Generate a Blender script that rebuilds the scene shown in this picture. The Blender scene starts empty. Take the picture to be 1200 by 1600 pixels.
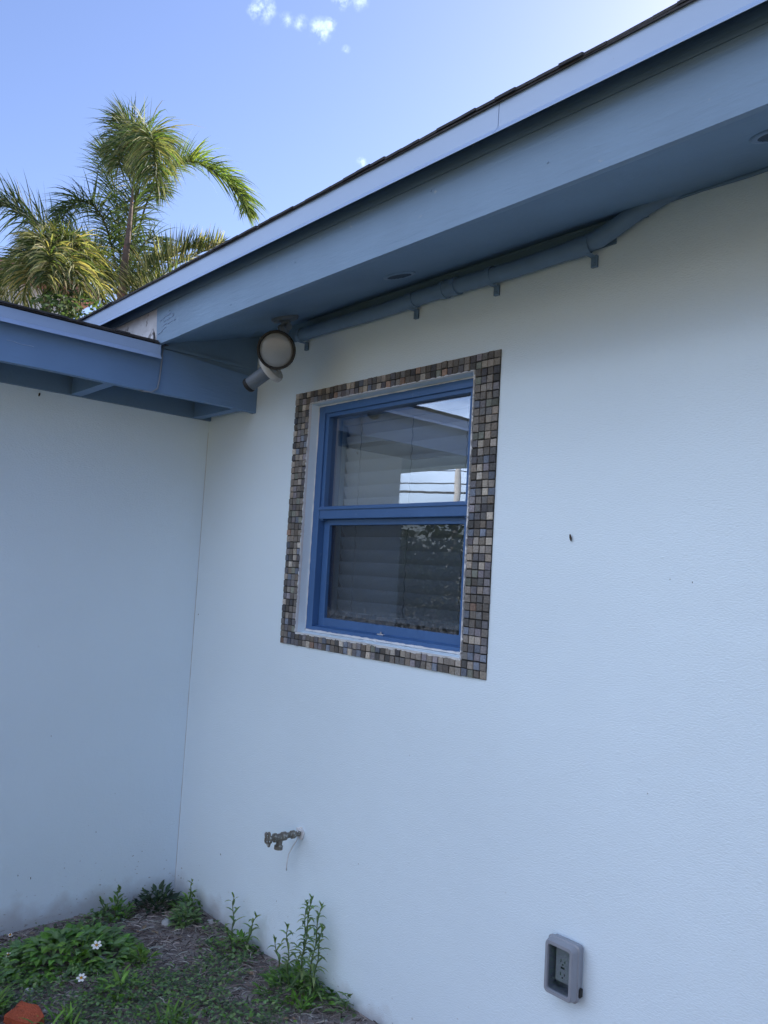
import bpy, bmesh, math, random
from mathutils import Vector, Matrix, noise as mnoise
sc = bpy.context.scene
COL = sc.collection
R_ = math.radians

# ------------------------------------------------------------------ camera
F = 1245.03                       # focal length in pixels of a 1200x1600 frame
CAM = Vector((3.5633, -1.9500, 1.6))
RM = Matrix(((0.66334272, 0.01862647, 0.74808388),
             (0.74613822, -0.09267153, -0.65931005),
             (0.05704546, 0.9955225, -0.07537091)))
cd = bpy.data.cameras.new('camera'); cam = bpy.data.objects.new('camera', cd)
COL.objects.link(cam); sc.camera = cam
M4 = RM.to_4x4(); M4.translation = CAM; cam.matrix_world = M4
cd.sensor_fit = 'VERTICAL'; cd.sensor_height = 32.0; cd.sensor_width = 24.0
cd.lens = F / 1600 * 32.0
cd.clip_start = 0.02; cd.clip_end = 2000

def ray(px, py):
    return RM @ Vector((px - 600, -(py - 800), -F))
def at(px, py, dist):             # point seen at (px, py), dist metres away horizontally
    r = ray(px, py)
    return CAM + r * (dist / math.hypot(r.x, r.y))

# ------------------------------------------------------------------ world, sun, exposure
SUN_EL = R_(35); SUN_AZ = R_(-7)      # azimuth from +Y towards +X
sv = Vector((math.sin(SUN_AZ) * math.cos(SUN_EL), math.cos(SUN_AZ) * math.cos(SUN_EL), math.sin(SUN_EL)))
w = bpy.data.worlds.new('World'); sc.world = w; w.use_nodes = True
nt = w.node_tree; nt.nodes.clear()
def wn(t): return nt.nodes.new(t)
sky = wn('ShaderNodeTexSky'); sky.sky_type = 'NISHITA'; sky.sun_disc = False
sky.sun_elevation = SUN_EL; sky.sun_rotation = SUN_AZ
sky.air_density = 1.0; sky.dust_density = 0.5; sky.ozone_density = 2.4; sky.altitude = 0
tc = wn('ShaderNodeTexCoord')
def wmath(op, a, b=None, c=None):
    n = wn('ShaderNodeMath'); n.operation = op
    for i, v in enumerate((a, b, c)):
        if v is None: continue
        if isinstance(v, (int, float)): n.inputs[i].default_value = v
        else: nt.links.new(v, n.inputs[i])
    return n.outputs[0]
nz = wn('ShaderNodeTexNoise'); nz.inputs['Scale'].default_value = 75; nz.inputs['Detail'].default_value = 10
nz.inputs['Roughness'].default_value = 0.62
nt.links.new(tc.outputs['Generated'], nz.inputs['Vector'])
total = None
for px, py, rad, am in ((411, 12, 24, 1.0), (395, 14, 12, .9), (448, 30, 18, .62), (470, 36, 16, .66), (500, 48, 21, 1.0), (515, 38, 14, .9),
                        (532, 2, 18, .95), (560, -6, 22, .8), (541, 77, 9, .7), (564, 256, 13, .95), (573, 266, 6, .6), (430, -8, 10, .6)):
    d = ray(px, py).normalized()
    vd = wn('ShaderNodeVectorMath'); vd.operation = 'DISTANCE'
    nt.links.new(tc.outputs['Generated'], vd.inputs[0]); vd.inputs[1].default_value = d
    ang = rad / F * 1.25
    mr = wn('ShaderNodeMapRange'); mr.interpolation_type = 'SMOOTHSTEP'
    nt.links.new(vd.outputs['Value'], mr.inputs['Value'])
    mr.inputs['From Min'].default_value = 0; mr.inputs['From Max'].default_value = ang
    mr.inputs['To Min'].default_value = am; mr.inputs['To Max'].default_value = 0
    total = mr.outputs[0] if total is None else wmath('MAXIMUM', total, mr.outputs[0])
cl = wmath('MULTIPLY', total, wmath('ADD', wmath('MULTIPLY', wmath('SUBTRACT', nz.outputs['Fac'], .5), 5.2), 1.0))
clm = wn('ShaderNodeMapRange'); clm.interpolation_type = 'SMOOTHSTEP'
nt.links.new(cl, clm.inputs['Value']); clm.inputs['From Min'].default_value = .22; clm.inputs['From Max'].default_value = 1.7; clm.inputs['To Max'].default_value = .20
msk = wmath('MULTIPLY', clm.outputs[0], wmath('MINIMUM', wmath('MULTIPLY', total, 4.0), 1.0))
# cloud opposite the sun, mirrored in the window; enlarged and brightened to light walls
mp = wn('ShaderNodeMapping'); mp.inputs['Scale'].default_value = (1, 1, 3.2)
nt.links.new(tc.outputs['Generated'], mp.inputs['Vector'])
n2 = wn('ShaderNodeTexNoise'); n2.inputs['Scale'].default_value = 3.0; n2.inputs['Detail'].default_value = 6
nt.links.new(mp.outputs[0], n2.inputs['Vector'])
sx = wn('ShaderNodeSeparateXYZ'); nt.links.new(tc.outputs['Generated'], sx.inputs[0])
south = wn('ShaderNodeMapRange'); nt.links.new(sx.outputs['Y'], south.inputs['Value'])
south.inputs['From Min'].default_value = -.12; south.inputs['From Max'].default_value = -.45
low = wn('ShaderNodeMapRange'); nt.links.new(n2.outputs['Fac'], low.inputs['Value'])
low.inputs['From Min'].default_value = .38; low.inputs['From Max'].default_value = .62; low.inputs['To Max'].default_value = .85
lowz = wn('ShaderNodeMapRange'); nt.links.new(sx.outputs['Z'], lowz.inputs['Value'])
lowz.inputs['From Min'].default_value = .92; lowz.inputs['From Max'].default_value = .75
west = wn('ShaderNodeMapRange'); nt.links.new(sx.outputs['X'], west.inputs['Value'])
west.inputs['From Min'].default_value = .8; west.inputs['From Max'].default_value = .3
hi = wn('ShaderNodeMapRange'); nt.links.new(sx.outputs['Z'], hi.inputs['Value'])
hi.inputs['From Min'].default_value = .16; hi.inputs['From Max'].default_value = .34; hi.inputs['To Min'].default_value = .35
msk2 = wmath('MULTIPLY', wmath('MULTIPLY', wmath('MULTIPLY', low.outputs[0], south.outputs[0]), lowz.outputs[0]), wmath('MULTIPLY', west.outputs[0], hi.outputs[0]))
mskA = wmath('MAXIMUM', msk, msk2)
mx = wn('ShaderNodeMix'); mx.data_type = 'RGBA'
tint = wn('ShaderNodeMix'); tint.data_type = 'RGBA'; tint.blend_type = 'MULTIPLY'; tint.inputs['Factor'].default_value = 1
nt.links.new(sky.outputs[0], tint.inputs['A']); tint.inputs['B'].default_value = (1.0, .93, 1.06, 1)
nt.links.new(mskA, mx.inputs['Factor']); nt.links.new(tint.outputs['Result'], mx.inputs['A'])
mx.inputs['B'].default_value = (14.4, 16.4, 20.2, 1)
bg = wn('ShaderNodeBackground'); bg.inputs['Strength'].default_value = 0.077
nt.links.new(mx.outputs['Result'], bg.inputs['Color'])
wo = wn('ShaderNodeOutputWorld'); nt.links.new(bg.outputs[0], wo.inputs[0])

ld = bpy.data.lights.new('sun', 'SUN'); ld.energy = 3.6; ld.angle = R_(.5); ld.color = (1, .94, .84)
lo = bpy.data.objects.new('sun', ld); COL.objects.link(lo)
lo.rotation_euler = sv.to_track_quat('Z', 'Y').to_euler()
sc.view_settings.view_transform = 'Standard'; sc.view_settings.look = 'None'
sc.view_settings.exposure = 1.62; sc.view_settings.gamma = 1
sc.render.engine = 'CYCLES'
sc.cycles.max_bounces = 10; sc.cycles.transparent_max_bounces = 16; sc.cycles.diffuse_bounces = 5

# ------------------------------------------------------------------ helpers
def tag(o, label=None, cat=None, group=None, kind=None):
    if label: o['label'] = label
    if cat: o['category'] = cat
    if group: o['group'] = group
    if kind: o['kind'] = kind
    return o
def empty(name, loc=(0, 0, 0)):
    o = bpy.data.objects.new(name, None); o.empty_display_size = .1; o.location = loc
    COL.objects.link(o); return o

class MB:
    """collects shapes into one mesh object"""
    def __init__(s): s.v = []; s.f = []; s.c = []
    def face(s, pts, col=None):
        i = len(s.v); s.v += [Vector(p) for p in pts]; s.f.append(tuple(range(i, i + len(pts)))); s.c.append(col)
    def add(s, vs, fs, col=None):
        i = len(s.v); s.v += [Vector(p) for p in vs]
        for f in fs: s.f.append(tuple(i + k for k in f)); s.c.append(col)
    def box(s, x0, x1, y0, y1, z0, z1, col=None, b=0):
        if b:
            bm = bmesh.new(); bmesh.ops.create_cube(bm, size=1)
            for q in bm.verts:
                q.co = Vector(((x0 + x1) / 2 + q.co.x * (x1 - x0), (y0 + y1) / 2 + q.co.y * (y1 - y0), (z0 + z1) / 2 + q.co.z * (z1 - z0)))
            bmesh.ops.bevel(bm, geom=bm.edges[:] , offset=b, segments=2, affect='EDGES', profile=.6)
            s.bm(bm, col); return
        vs = [(x, y, z) for x in (x0, x1) for y in (y0, y1) for z in (z0, z1)]
        s.add(vs, [(0, 1, 3, 2), (4, 6, 7, 5), (0, 4, 5, 1), (2, 3, 7, 6), (0, 2, 6, 4), (1, 5, 7, 3)], col)
    def bm(s, bm, col=None, mat=None):
        bm.verts.index_update(); i = len(s.v)
        for q in bm.verts: s.v.append((mat @ q.co) if mat else q.co.copy())
        for f in bm.faces: s.f.append(tuple(i + q.index for q in f.verts)); s.c.append(col)
        bm.free()
    def prism(s, pts, d, col=None):     # polygon pts extruded by vector d
        n = len(pts); a = [Vector(p) for p in pts]; b = [p + Vector(d) for p in a]
        s.add(a + b, [tuple(range(n))[::-1], tuple(range(n, 2 * n))] + [(i, (i + 1) % n, n + (i + 1) % n, n + i) for i in range(n)], col)
    def tube(s, pts, r, n=10, col=None, cap=True):
        pts = [Vector(p) for p in pts]; rs = r if isinstance(r, (list, tuple)) else [r] * len(pts)
        ref = None; rings = []
        for i, p in enumerate(pts):
            t = (pts[min(i + 1, len(pts) - 1)] - pts[max(i - 1, 0)]).normalized()
            if ref is None: ref = t.orthogonal().normalized()
            ref = (ref - t * ref.dot(t)).normalized(); bi = t.cross(ref)
            rings.append([p + (ref * math.cos(2 * math.pi * k / n) + bi * math.sin(2 * math.pi * k / n)) * rs[i] for k in range(n)])
        vs = [q for g in rings for q in g]; fs = []
        for i in range(len(rings) - 1):
            for k in range(n):
                fs.append((i * n + k, i * n + (k + 1) % n, (i + 1) * n + (k + 1) % n, (i + 1) * n + k))
        if cap: fs += [tuple(range(n))[::-1], tuple(range((len(rings) - 1) * n, len(rings) * n))]
        s.add(vs, fs, col)
    def lathe(s, prof, origin, axis, n=28, col=None):  # prof = [(radius, height)...]
        q = Vector(axis).normalized().to_track_quat('Z', 'Y'); o = Vector(origin); m = len(prof)
        vs = [o + q @ Vector((r * math.cos(2 * math.pi * k / n), r * math.sin(2 * math.pi * k / n), h)) for r, h in prof for k in range(n)]
        fs = [(i * n + k, i * n + (k + 1) % n, (i + 1) * n + (k + 1) % n, (i + 1) * n + k) for i in range(m - 1) for k in range(n)]
        if prof[0][0] > 1e-5: fs.append(tuple(range(n))[::-1])
        if prof[-1][0] > 1e-5: fs.append(tuple(range((m - 1) * n, m * n)))
        s.add(vs, fs, col)
    def build(s, name, mat, parent=None, smooth=False, loc=None, angle=None):
        me = bpy.data.meshes.new(name)
        off = Vector(loc) if loc is not None else Vector((0, 0, 0))
        me.from_pydata([tuple(p - off) for p in s.v], [], s.f)
        if any(c is not None for c in s.c):
            ca = me.color_attributes.new('Col', 'FLOAT_COLOR', 'CORNER')
            for p, c in zip(me.polygons, s.c):
                c = c or (1, 1, 1)
                for li in p.loop_indices: ca.data[li].color = (c[0], c[1], c[2], 1)
        bm = bmesh.new(); bm.from_mesh(me)
        if len(bm.verts) < 60000: bmesh.ops.recalc_face_normals(bm, faces=bm.faces)
        bm.to_mesh(me); bm.free()
        if smooth:
            for p in me.polygons: p.use_smooth = True
            if angle:
                try: me.set_sharp_from_angle(angle=R_(angle))
                except Exception: pass
        me.materials.append(mat)
        o = bpy.data.objects.new(name, me); COL.objects.link(o)
        o.location = off
        if parent is not None:
            o.parent = parent
            pm = Vector((0, 0, 0)); q = parent
            while q is not None: pm += Vector(q.location); q = q.parent
            o.location = off - pm
        return o

# ------------------------------------------------------------------ materials
def mat(name, base, rough=.6, var=.06, scale=8, bump=0, bscale=60, bstretch=(1, 1, 1), metal=0, spec=.4, attr=False,
        spots=None, spot_scale=20, spot_amt=.5, spot_w=.08, detail=5, coat=0):
    m = bpy.data.materials.new(name); m.use_nodes = True; t = m.node_tree; N = t.nodes; L = t.links
    p = N['Principled BSDF']; p.inputs['Roughness'].default_value = rough; p.inputs['Metallic'].default_value = metal
    p.inputs['Specular IOR Level'].default_value = spec; p.inputs['Coat Weight'].default_value = coat
    g = N.new('ShaderNodeTexCoord')
    geo = N.new('ShaderNodeNewGeometry'); vec = geo.outputs['Position']
    n = N.new('ShaderNodeTexNoise'); n.inputs['Scale'].default_value = scale; n.inputs['Detail'].default_value = detail
    L.new(vec, n.inputs['Vector'])
    mr = N.new('ShaderNodeMapRange'); L.new(n.outputs['Fac'], mr.inputs['Value'])
    mr.inputs['From Min'].default_value = .25; mr.inputs['From Max'].default_value = .75
    mr.inputs['To Min'].default_value = 1 - var; mr.inputs['To Max'].default_value = 1 + var
    vm = N.new('ShaderNodeVectorMath'); vm.operation = 'SCALE'
    if attr:
        a = N.new('ShaderNodeAttribute'); a.attribute_name = 'Col'; L.new(a.outputs['Color'], vm.inputs[0])
    else: vm.inputs[0].default_value = base
    L.new(mr.outputs[0], vm.inputs['Scale'])
    out = vm.outputs[0]
    if spots:
        n3 = N.new('ShaderNodeTexNoise'); n3.inputs['Scale'].default_value = spot_scale; n3.inputs['Detail'].default_value = 6
        L.new(vec, n3.inputs['Vector'])
        m3 = N.new('ShaderNodeMapRange'); L.new(n3.outputs['Fac'], m3.inputs['Value'])
        m3.inputs['From Min'].default_value = spot_amt; m3.inputs['From Max'].default_value = spot_amt + spot_w
        mm = N.new('ShaderNodeMix'); mm.data_type = 'RGBA'; L.new(m3.outputs[0], mm.inputs['Factor']); L.new(out, mm.inputs['A'])
        mm.inputs['B'].default_value = (*spots, 1); out = mm.outputs['Result']
    L.new(out, p.inputs['Base Color'])
    if bump:
        mp = N.new('ShaderNodeMapping'); mp.inputs['Scale'].default_value = bstretch; L.new(vec, mp.inputs['Vector'])
        nb = N.new('ShaderNodeTexNoise'); nb.inputs['Scale'].default_value = bscale; nb.inputs['Detail'].default_value = 6
        nb.inputs['Roughness'].default_value = .6; L.new(mp.outputs[0], nb.inputs['Vector'])
        b = N.new('ShaderNodeBump'); b.inputs['Strength'].default_value = bump; b.inputs['Distance'].default_value = .01
        L.new(nb.outputs['Fac'], b.inputs['Height']); L.new(b.outputs[0], p.inputs['Normal'])
    return m

def stucco():
    m = mat('pale_blue_white_stucco', (.735, .865, .965), .75, .03, 1.4, spec=.3)
    t = m.node_tree; N = t.nodes; L = t.links; p = N['Principled BSDF']
    geo = N.new('ShaderNodeNewGeometry')
    # sanded stucco: fine grain with horizontal trowel drag
    mp = N.new('ShaderNodeMapping'); mp.inputs['Scale'].default_value = (.55, .55, 1.25); L.new(geo.outputs['Position'], mp.inputs['Vector'])
    a = N.new('ShaderNodeTexNoise'); a.inputs['Scale'].default_value = 210; a.inputs['Detail'].default_value = 5; a.inputs['Roughness'].default_value = .6
    L.new(mp.outputs[0], a.inputs['Vector'])
    b = N.new('ShaderNodeTexNoise'); b.inputs['Scale'].default_value = 14; b.inputs['Detail'].default_value = 3
    L.new(geo.outputs['Position'], b.inputs['Vector'])
    v = N.new('ShaderNodeTexVoronoi'); v.inputs['Scale'].default_value = 32; L.new(mp.outputs[0], v.inputs['Vector'])
    vm_ = N.new('ShaderNodeMapRange'); L.new(v.outputs['Distance'], vm_.inputs['Value'])
    vm_.inputs['From Min'].default_value = 0; vm_.inputs['From Max'].default_value = .16; vm_.inputs['To Min'].default_value = 1; vm_.inputs['To Max'].default_value = 0
    b2 = N.new('ShaderNodeBump'); b2.inputs['Strength'].default_value = .10; b2.inputs['Distance'].default_value = .02; L.new(b.outputs['Fac'], b2.inputs['Height'])
    b1 = N.new('ShaderNodeBump'); b1.inputs['Strength'].default_value = .6; b1.inputs['Distance'].default_value = .0038; L.new(a.outputs['Fac'], b1.inputs['Height'])
    b3 = N.new('ShaderNodeBump'); b3.inputs['Strength'].default_value = .35; b3.inputs['Distance'].default_value = .0015; L.new(vm_.outputs[0], b3.inputs['Height'])
    L.new(b2.outputs[0], b1.inputs['Normal']); L.new(b1.outputs[0], b3.inputs['Normal']); L.new(b3.outputs[0], p.inputs['Normal'])
    # splashed dirt and pitted specks, denser towards the soil
    old = p.inputs['Base Color'].links[0].from_socket
    sp = N.new('ShaderNodeSeparateXYZ'); L.new(geo.outputs['Position'], sp.inputs[0])
    hz = N.new('ShaderNodeMapRange'); L.new(sp.outputs['Z'], hz.inputs['Value']); hz.inputs['From Min'].default_value = .02; hz.inputs['From Max'].default_value = .55
    hz.inputs['To Min'].default_value = .16; hz.inputs['To Max'].default_value = 0
    c = N.new('ShaderNodeTexNoise'); c.inputs['Scale'].default_value = 75; c.inputs['Detail'].default_value = 4; L.new(mp.outputs[0], c.inputs['Vector'])
    ad = N.new('ShaderNodeMath'); ad.operation = 'ADD'; L.new(c.outputs['Fac'], ad.inputs[0]); L.new(hz.outputs[0], ad.inputs[1])
    th = N.new('ShaderNodeMapRange'); L.new(ad.outputs[0], th.inputs['Value']); th.inputs['From Min'].default_value = .80; th.inputs['From Max'].default_value = .84; th.inputs['To Max'].default_value = .6
    mm = N.new('ShaderNodeMix'); mm.data_type = 'RGBA'; L.new(th.outputs[0], mm.inputs['Factor']); L.new(old, mm.inputs['A']); mm.inputs['B'].default_value = (.2, .19, .18, 1)
    # soil stain band along the foot with a ragged top
    e = N.new('ShaderNodeTexNoise'); e.inputs['Scale'].default_value = 9; e.inputs['Detail'].default_value = 6; L.new(geo.outputs['Position'], e.inputs['Vector'])
    e1 = N.new('ShaderNodeMath'); e1.operation = 'MULTIPLY_ADD'; L.new(e.outputs['Fac'], e1.inputs[0]); e1.inputs[1].default_value = .22; e1.inputs[2].default_value = -.03
    e2 = N.new('ShaderNodeMath'); e2.operation = 'SUBTRACT'; L.new(e1.outputs[0], e2.inputs[0]); L.new(sp.outputs['Z'], e2.inputs[1])
    e3 = N.new('ShaderNodeMapRange'); L.new(e2.outputs[0], e3.inputs['Value']); e3.inputs['From Min'].default_value = -.04; e3.inputs['From Max'].default_value = .05; e3.inputs['To Max'].default_value = .46
    m2 = N.new('ShaderNodeMix'); m2.data_type = 'RGBA'; L.new(e3.outputs[0], m2.inputs['Factor']); L.new(mm.outputs['Result'], m2.inputs['A']); m2.inputs['B'].default_value = (.33, .28, .26, 1)
    L.new(m2.outputs['Result'], p.inputs['Base Color'])
    return m

M = {}
M['stucco'] = stucco()
M['fascia'] = mat('blue_grey_board_paint', (.165, .26, .38), .5, .07, 5, .25, 40, (.3, 1, 2), spots=(.30, .34, .38), spot_scale=28, spot_amt=.70)
M['fascia_blue'] = mat('blue_board_paint', (.15, .265, .46), .5, .08, 4, .25, 40, (1, .3, 2), spots=(.2, .28, .4), spot_scale=24, spot_amt=.71)
M['soffit'] = mat('blue_soffit_paint', (.15, .245, .36), .6, .08, 4, .2, 50)
M['drip'] = mat('pale_blue_drip_metal', (.30, .41, .60), .36, .04, 3, .12, 6, spots=(.2, .22, .27), spot_scale=45, spot_amt=.73, spec=.6)
M['frame'] = mat('window_blue_enamel', (.05, .13, .31), .42, .08, 7, .12, 50, spec=.5, spots=(.1, .19, .36), spot_scale=40, spot_amt=.68)
M['pipe'] = mat('pipe_blue_paint', (.15, .24, .36), .45, .08, 12, .15, 40)
M['flash'] = mat('weathered_flashing', (.50, .50, .52), .45, .15, 18, .3, 40, metal=.2, spots=(.16, .15, .15), spot_scale=26, spot_amt=.60)
M['shingle'] = mat('asphalt_shingle', (.06, .06, .065), .9, .35, 60, .8, 220)
M['caulk'] = mat('white_caulk', (.72, .74, .77), .6, .08, 30, .5, 120)
M['tile'] = mat('stone_mosaic_tile', (1, 1, 1), .6, .26, 160, .6, 230, attr=True, spec=.35)
M['grout'] = mat('dark_grout', (.03, .03, .03), .9, .3, 90, .4, 200)
M['blind'] = mat('blind_slat', (.80, .80, .78), .5, .04, 5)
M['cord'] = mat('blind_cord', (.16, .16, .16), .8)
M['room'] = mat('room_plaster', (.45, .43, .40), .9)
M['dark'] = mat('black_rubber', (.015, .015, .015), .6)
M['lamp_body'] = mat('grey_painted_metal', (.13, .16, .20), .45, .12, 25, .2, 60)
M['lamp_rim'] = mat('yellowed_plastic_rim', (.50, .51, .50), .5, .12, 30, .3, 80, spots=(.30, .20, .08), spot_scale=42, spot_amt=.60)
M['metal'] = mat('weathered_galvanised_brass', (.20, .19, .165), .5, .35, 90, .6, 150, metal=.55, spots=(.42, .44, .42), spot_scale=95, spot_amt=.56)
M['plastic'] = mat('grey_weatherproof_plastic', (.27, .29, .335), .38, .05, 20, spec=.5)
M['outlet'] = mat('white_outlet_plastic', (.72, .71, .67), .35, .04, 30)
M['brick'] = mat('orange_red_brick', (.42, .085, .035), .85, .22, 30, .7, 120, spots=(.20, .05, .03), spot_scale=22, spot_amt=.60)
M['stone'] = mat('pale_stone', (.42, .42, .43), .85, .2, 50, .6, 90)
M['twig'] = mat('dry_twig', (1, 1, 1), .85, .2, 60, attr=True)
M['pole'] = mat('grey_pole_wood', (.30, .29, .28), .85, .2, 10, .5, 60, (3, 3, .3))
M['wire'] = mat('black_wire', (.03, .03, .03), .6)
M['bark'] = mat('palm_bark', (.16, .115, .10), .9, .3, 18, .9, 40, (1, 1, 4), spots=(.28, .12, .11), spot_scale=14, spot_amt=.62)
M['petal'] = mat('white_petal', (.82, .82, .80), .6, .03)
M['yolk'] = mat('flower_centre', (.55, .25, .02), .7)
M['clay'] = mat('clay_roof_tile', (.27, .125, .09), .8, .3, 12, .3, 30, spots=(.20, .09, .06), spot_scale=6, spot_amt=.56)
M['nwall'] = mat('neighbour_stucco', (.62, .62, .60), .85, .05, 3, .3, 60)
M['nglass'] = mat('neighbour_window_glass', (.05, .07, .09), .12, .1, 3, spec=.6)

def leafmat(name, cols, rough=.45, trans=.35, spec=.4):
    m = bpy.data.materials.new(name); m.use_nodes = True; t = m.node_tree; N = t.nodes; L = t.links
    p = N['Principled BSDF']; p.inputs['Roughness'].default_value = rough; p.inputs['Specular IOR Level'].default_value = spec
    a = N.new('ShaderNodeAttribute'); a.attribute_name = 'Col'
    g = N.new('ShaderNodeNewGeometry'); n = N.new('ShaderNodeTexNoise'); n.inputs['Scale'].default_value = 30; L.new(g.outputs['Position'], n.inputs['Vector'])
    mr = N.new('ShaderNodeMapRange'); L.new(n.outputs['Fac'], mr.inputs['Value']); mr.inputs['To Min'].default_value = .75; mr.inputs['To Max'].default_value = 1.25
    vm = N.new('ShaderNodeVectorMath'); vm.operation = 'SCALE'; L.new(a.outputs['Color'], vm.inputs[0]); L.new(mr.outputs[0], vm.inputs['Scale'])
    L.new(vm.outputs[0], p.inputs['Base Color'])
    tr = N.new('ShaderNodeBsdfTranslucent')
    v2 = N.new('ShaderNodeVectorMath'); v2.operation = 'MULTIPLY'; L.new(vm.outputs[0], v2.inputs[0]); v2.inputs[1].default_value = (1.5, 1.6, .7)
    L.new(v2.outputs[0], tr.inputs['Color'])
    mx = N.new('ShaderNodeMixShader'); mx.inputs[0].default_value = trans
    L.new(p.outputs[0], mx.inputs[1]); L.new(tr.outputs[0], mx.inputs[2]); L.new(mx.outputs[0], N['Material Output'].inputs['Surface'])
    return m
M['leaf'] = leafmat('weed_leaf', None, .5, .25)
M['palm'] = leafmat('palm_leaflet', None, .6, .35, .22)
def lc(base, v=.25, rnd=random):
    k = 1 + rnd.uniform(-v, v); return (base[0] * k * (1 + rnd.uniform(-.12, .12)), base[1] * k, base[2] * k)

def glass(name, refl, tint=(.9, .95, 1), dirt=0, thru=(.72, .76, .78)):
    m = bpy.data.materials.new(name); m.use_nodes = True; t = m.node_tree; N = t.nodes; L = t.links
    N.remove(N['Principled BSDF'])
    g = N.new('ShaderNodeBsdfGlossy'); g.inputs['Roughness'].default_value = 0.0; g.inputs['Color'].default_value = (*tint, 1)
    geo = N.new('ShaderNodeNewGeometry'); nn = N.new('ShaderNodeTexNoise'); nn.inputs['Scale'].default_value = 4
    L.new(geo.outputs['Position'], nn.inputs['Vector'])
    b = N.new('ShaderNodeBump'); b.inputs['Strength'].default_value = .018; b.inputs['Distance'].default_value = .01; L.new(nn.outputs['Fac'], b.inputs['Height']); L.new(b.outputs[0], g.inputs['Normal'])
    tr = N.new('ShaderNodeBsdfTransparent'); tr.inputs['Color'].default_value = (*thru, 1)
    mx = N.new('ShaderNodeMixShader'); mx.inputs[0].default_value = refl; L.new(tr.outputs[0], mx.inputs[1]); L.new(g.outputs[0], mx.inputs[2])
    out = mx.outputs[0]
    if dirt:
        d = N.new('ShaderNodeBsdfDiffuse'); d.inputs['Color'].default_value = (.42, .42, .42, 1)
        n3 = N.new('ShaderNodeTexNoise'); n3.inputs['Scale'].default_value = 60; n3.inputs['Detail'].default_value = 8; n3.inputs['Roughness'].default_value = .8; L.new(geo.outputs['Position'], n3.inputs['Vector'])
        sp = N.new('ShaderNodeSeparateXYZ'); L.new(geo.outputs['Position'], sp.inputs[0])
        hz = N.new('ShaderNodeMapRange'); L.new(sp.outputs['Z'], hz.inputs['Value']); hz.inputs['From Min'].default_value = 1.40; hz.inputs['From Max'].default_value = 1.47
        hz.inputs['To Min'].default_value = .13; hz.inputs['To Max'].default_value = 0
        ad = N.new('ShaderNodeMath'); ad.operation = 'ADD'; L.new(n3.outputs['Fac'], ad.inputs[0]); L.new(hz.outputs[0], ad.inputs[1])
        mr = N.new('ShaderNodeMapRange'); L.new(ad.outputs[0], mr.inputs['Value']); mr.inputs['From Min'].default_value = .56; mr.inputs['From Max'].default_value = .72; mr.inputs['To Min'].default_value = .02; mr.inputs['To Max'].default_value = dirt
        m2 = N.new('ShaderNodeMixShader'); L.new(mr.outputs[0], m2.inputs[0]); L.new(out, m2.inputs[1]); L.new(d.outputs[0], m2.inputs[2]); out = m2.outputs[0]
    L.new(out, N['Material Output'].inputs['Surface'])
    return m
M['glass_up'] = glass('coated_window_glass', .25, (.92, .95, 1), thru=(.86, .89, .9))
M['glass_low'] = glass('dusty_window_glass', .055, (.9, .95, 1), .30, (.54, .58, .62))
M['lens'] = mat('frosted_lamp_lens', (.27, .30, .33), .25, .06, 20, spec=.6)

# ------------------------------------------------------------------ ground
def gz(x, y):
    base = .037 * max(x, 0) if x < 3 else .11
    if y < -1.2: base *= max(0, 1 - (-1.2 - y) / 3)
    return base
def gzn(x, y):
    n = .018 * mnoise.noise(Vector((x * 2.2, y * 2.2, 0))) + .010 * mnoise.noise(Vector((x * 8, y * 8, 3)))
    return gz(x, y) + n
def soil_mat():
    m = mat('bare_soil', (.29, .25, .245), .95, .5, 14, 1.0, 110, spots=(.22, .19, .17), spot_scale=60, spot_amt=.57, spot_w=.12)
    t = m.node_tree; N = t.nodes; L = t.links; p = N['Principled BSDF']
    old = p.inputs['Base Color'].links[0].from_socket
    g = N.new('ShaderNodeNewGeometry'); sp = N.new('ShaderNodeSeparateXYZ'); L.new(g.outputs['Position'], sp.inputs[0])
    mr = N.new('ShaderNodeMapRange'); L.new(sp.outputs['Y'], mr.inputs['Value']); mr.inputs['From Min'].default_value = -1.3; mr.inputs['From Max'].default_value = -2.2
    n = N.new('ShaderNodeTexNoise'); n.inputs['Scale'].default_value = 3; n.inputs['Detail'].default_value = 8; L.new(g.outputs['Position'], n.inputs['Vector'])
    cr = N.new('ShaderNodeMix'); cr.data_type = 'RGBA'; L.new(n.outputs['Fac'], cr.inputs['Factor']); cr.inputs['A'].default_value = (.24, .20, .11, 1); cr.inputs['B'].default_value = (.14, .145, .055, 1)
    mm = N.new('ShaderNodeMix'); mm.data_type = 'RGBA'; L.new(mr.outputs[0], mm.inputs['Factor']); L.new(old, mm.inputs['A']); L.new(cr.outputs['Result'], mm.inputs['B'])
    L.new(mm.outputs['Result'], p.inputs['Base Color']); return m
M['soil'] = soil_mat()
b = MB()
xs = [-400, -120, -40, -12, -6] + [-.3 + i * .03 for i in range(78)] + [2.2, 2.6, 3, 4, 5, 8, 12, 40, 120, 400]
ys = [-400, -120, -40, -12, -6, -4, -3, -2.5, -2] + [-1.7 + i * .03 for i in range(58)] + [.3, 1, 4, 12, 40, 120, 400]
vs = [(x, y, gzn(x, y)) for x in xs for y in ys]; ny = len(ys)
b.add(vs, [(i * ny + j, (i + 1) * ny + j, (i + 1) * ny + j + 1, i * ny + j + 1) for i in range(len(xs) - 1) for j in range(ny - 1)])
g = b.build('ground', M['soil'], smooth=True); tag(g, kind='structure')

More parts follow.
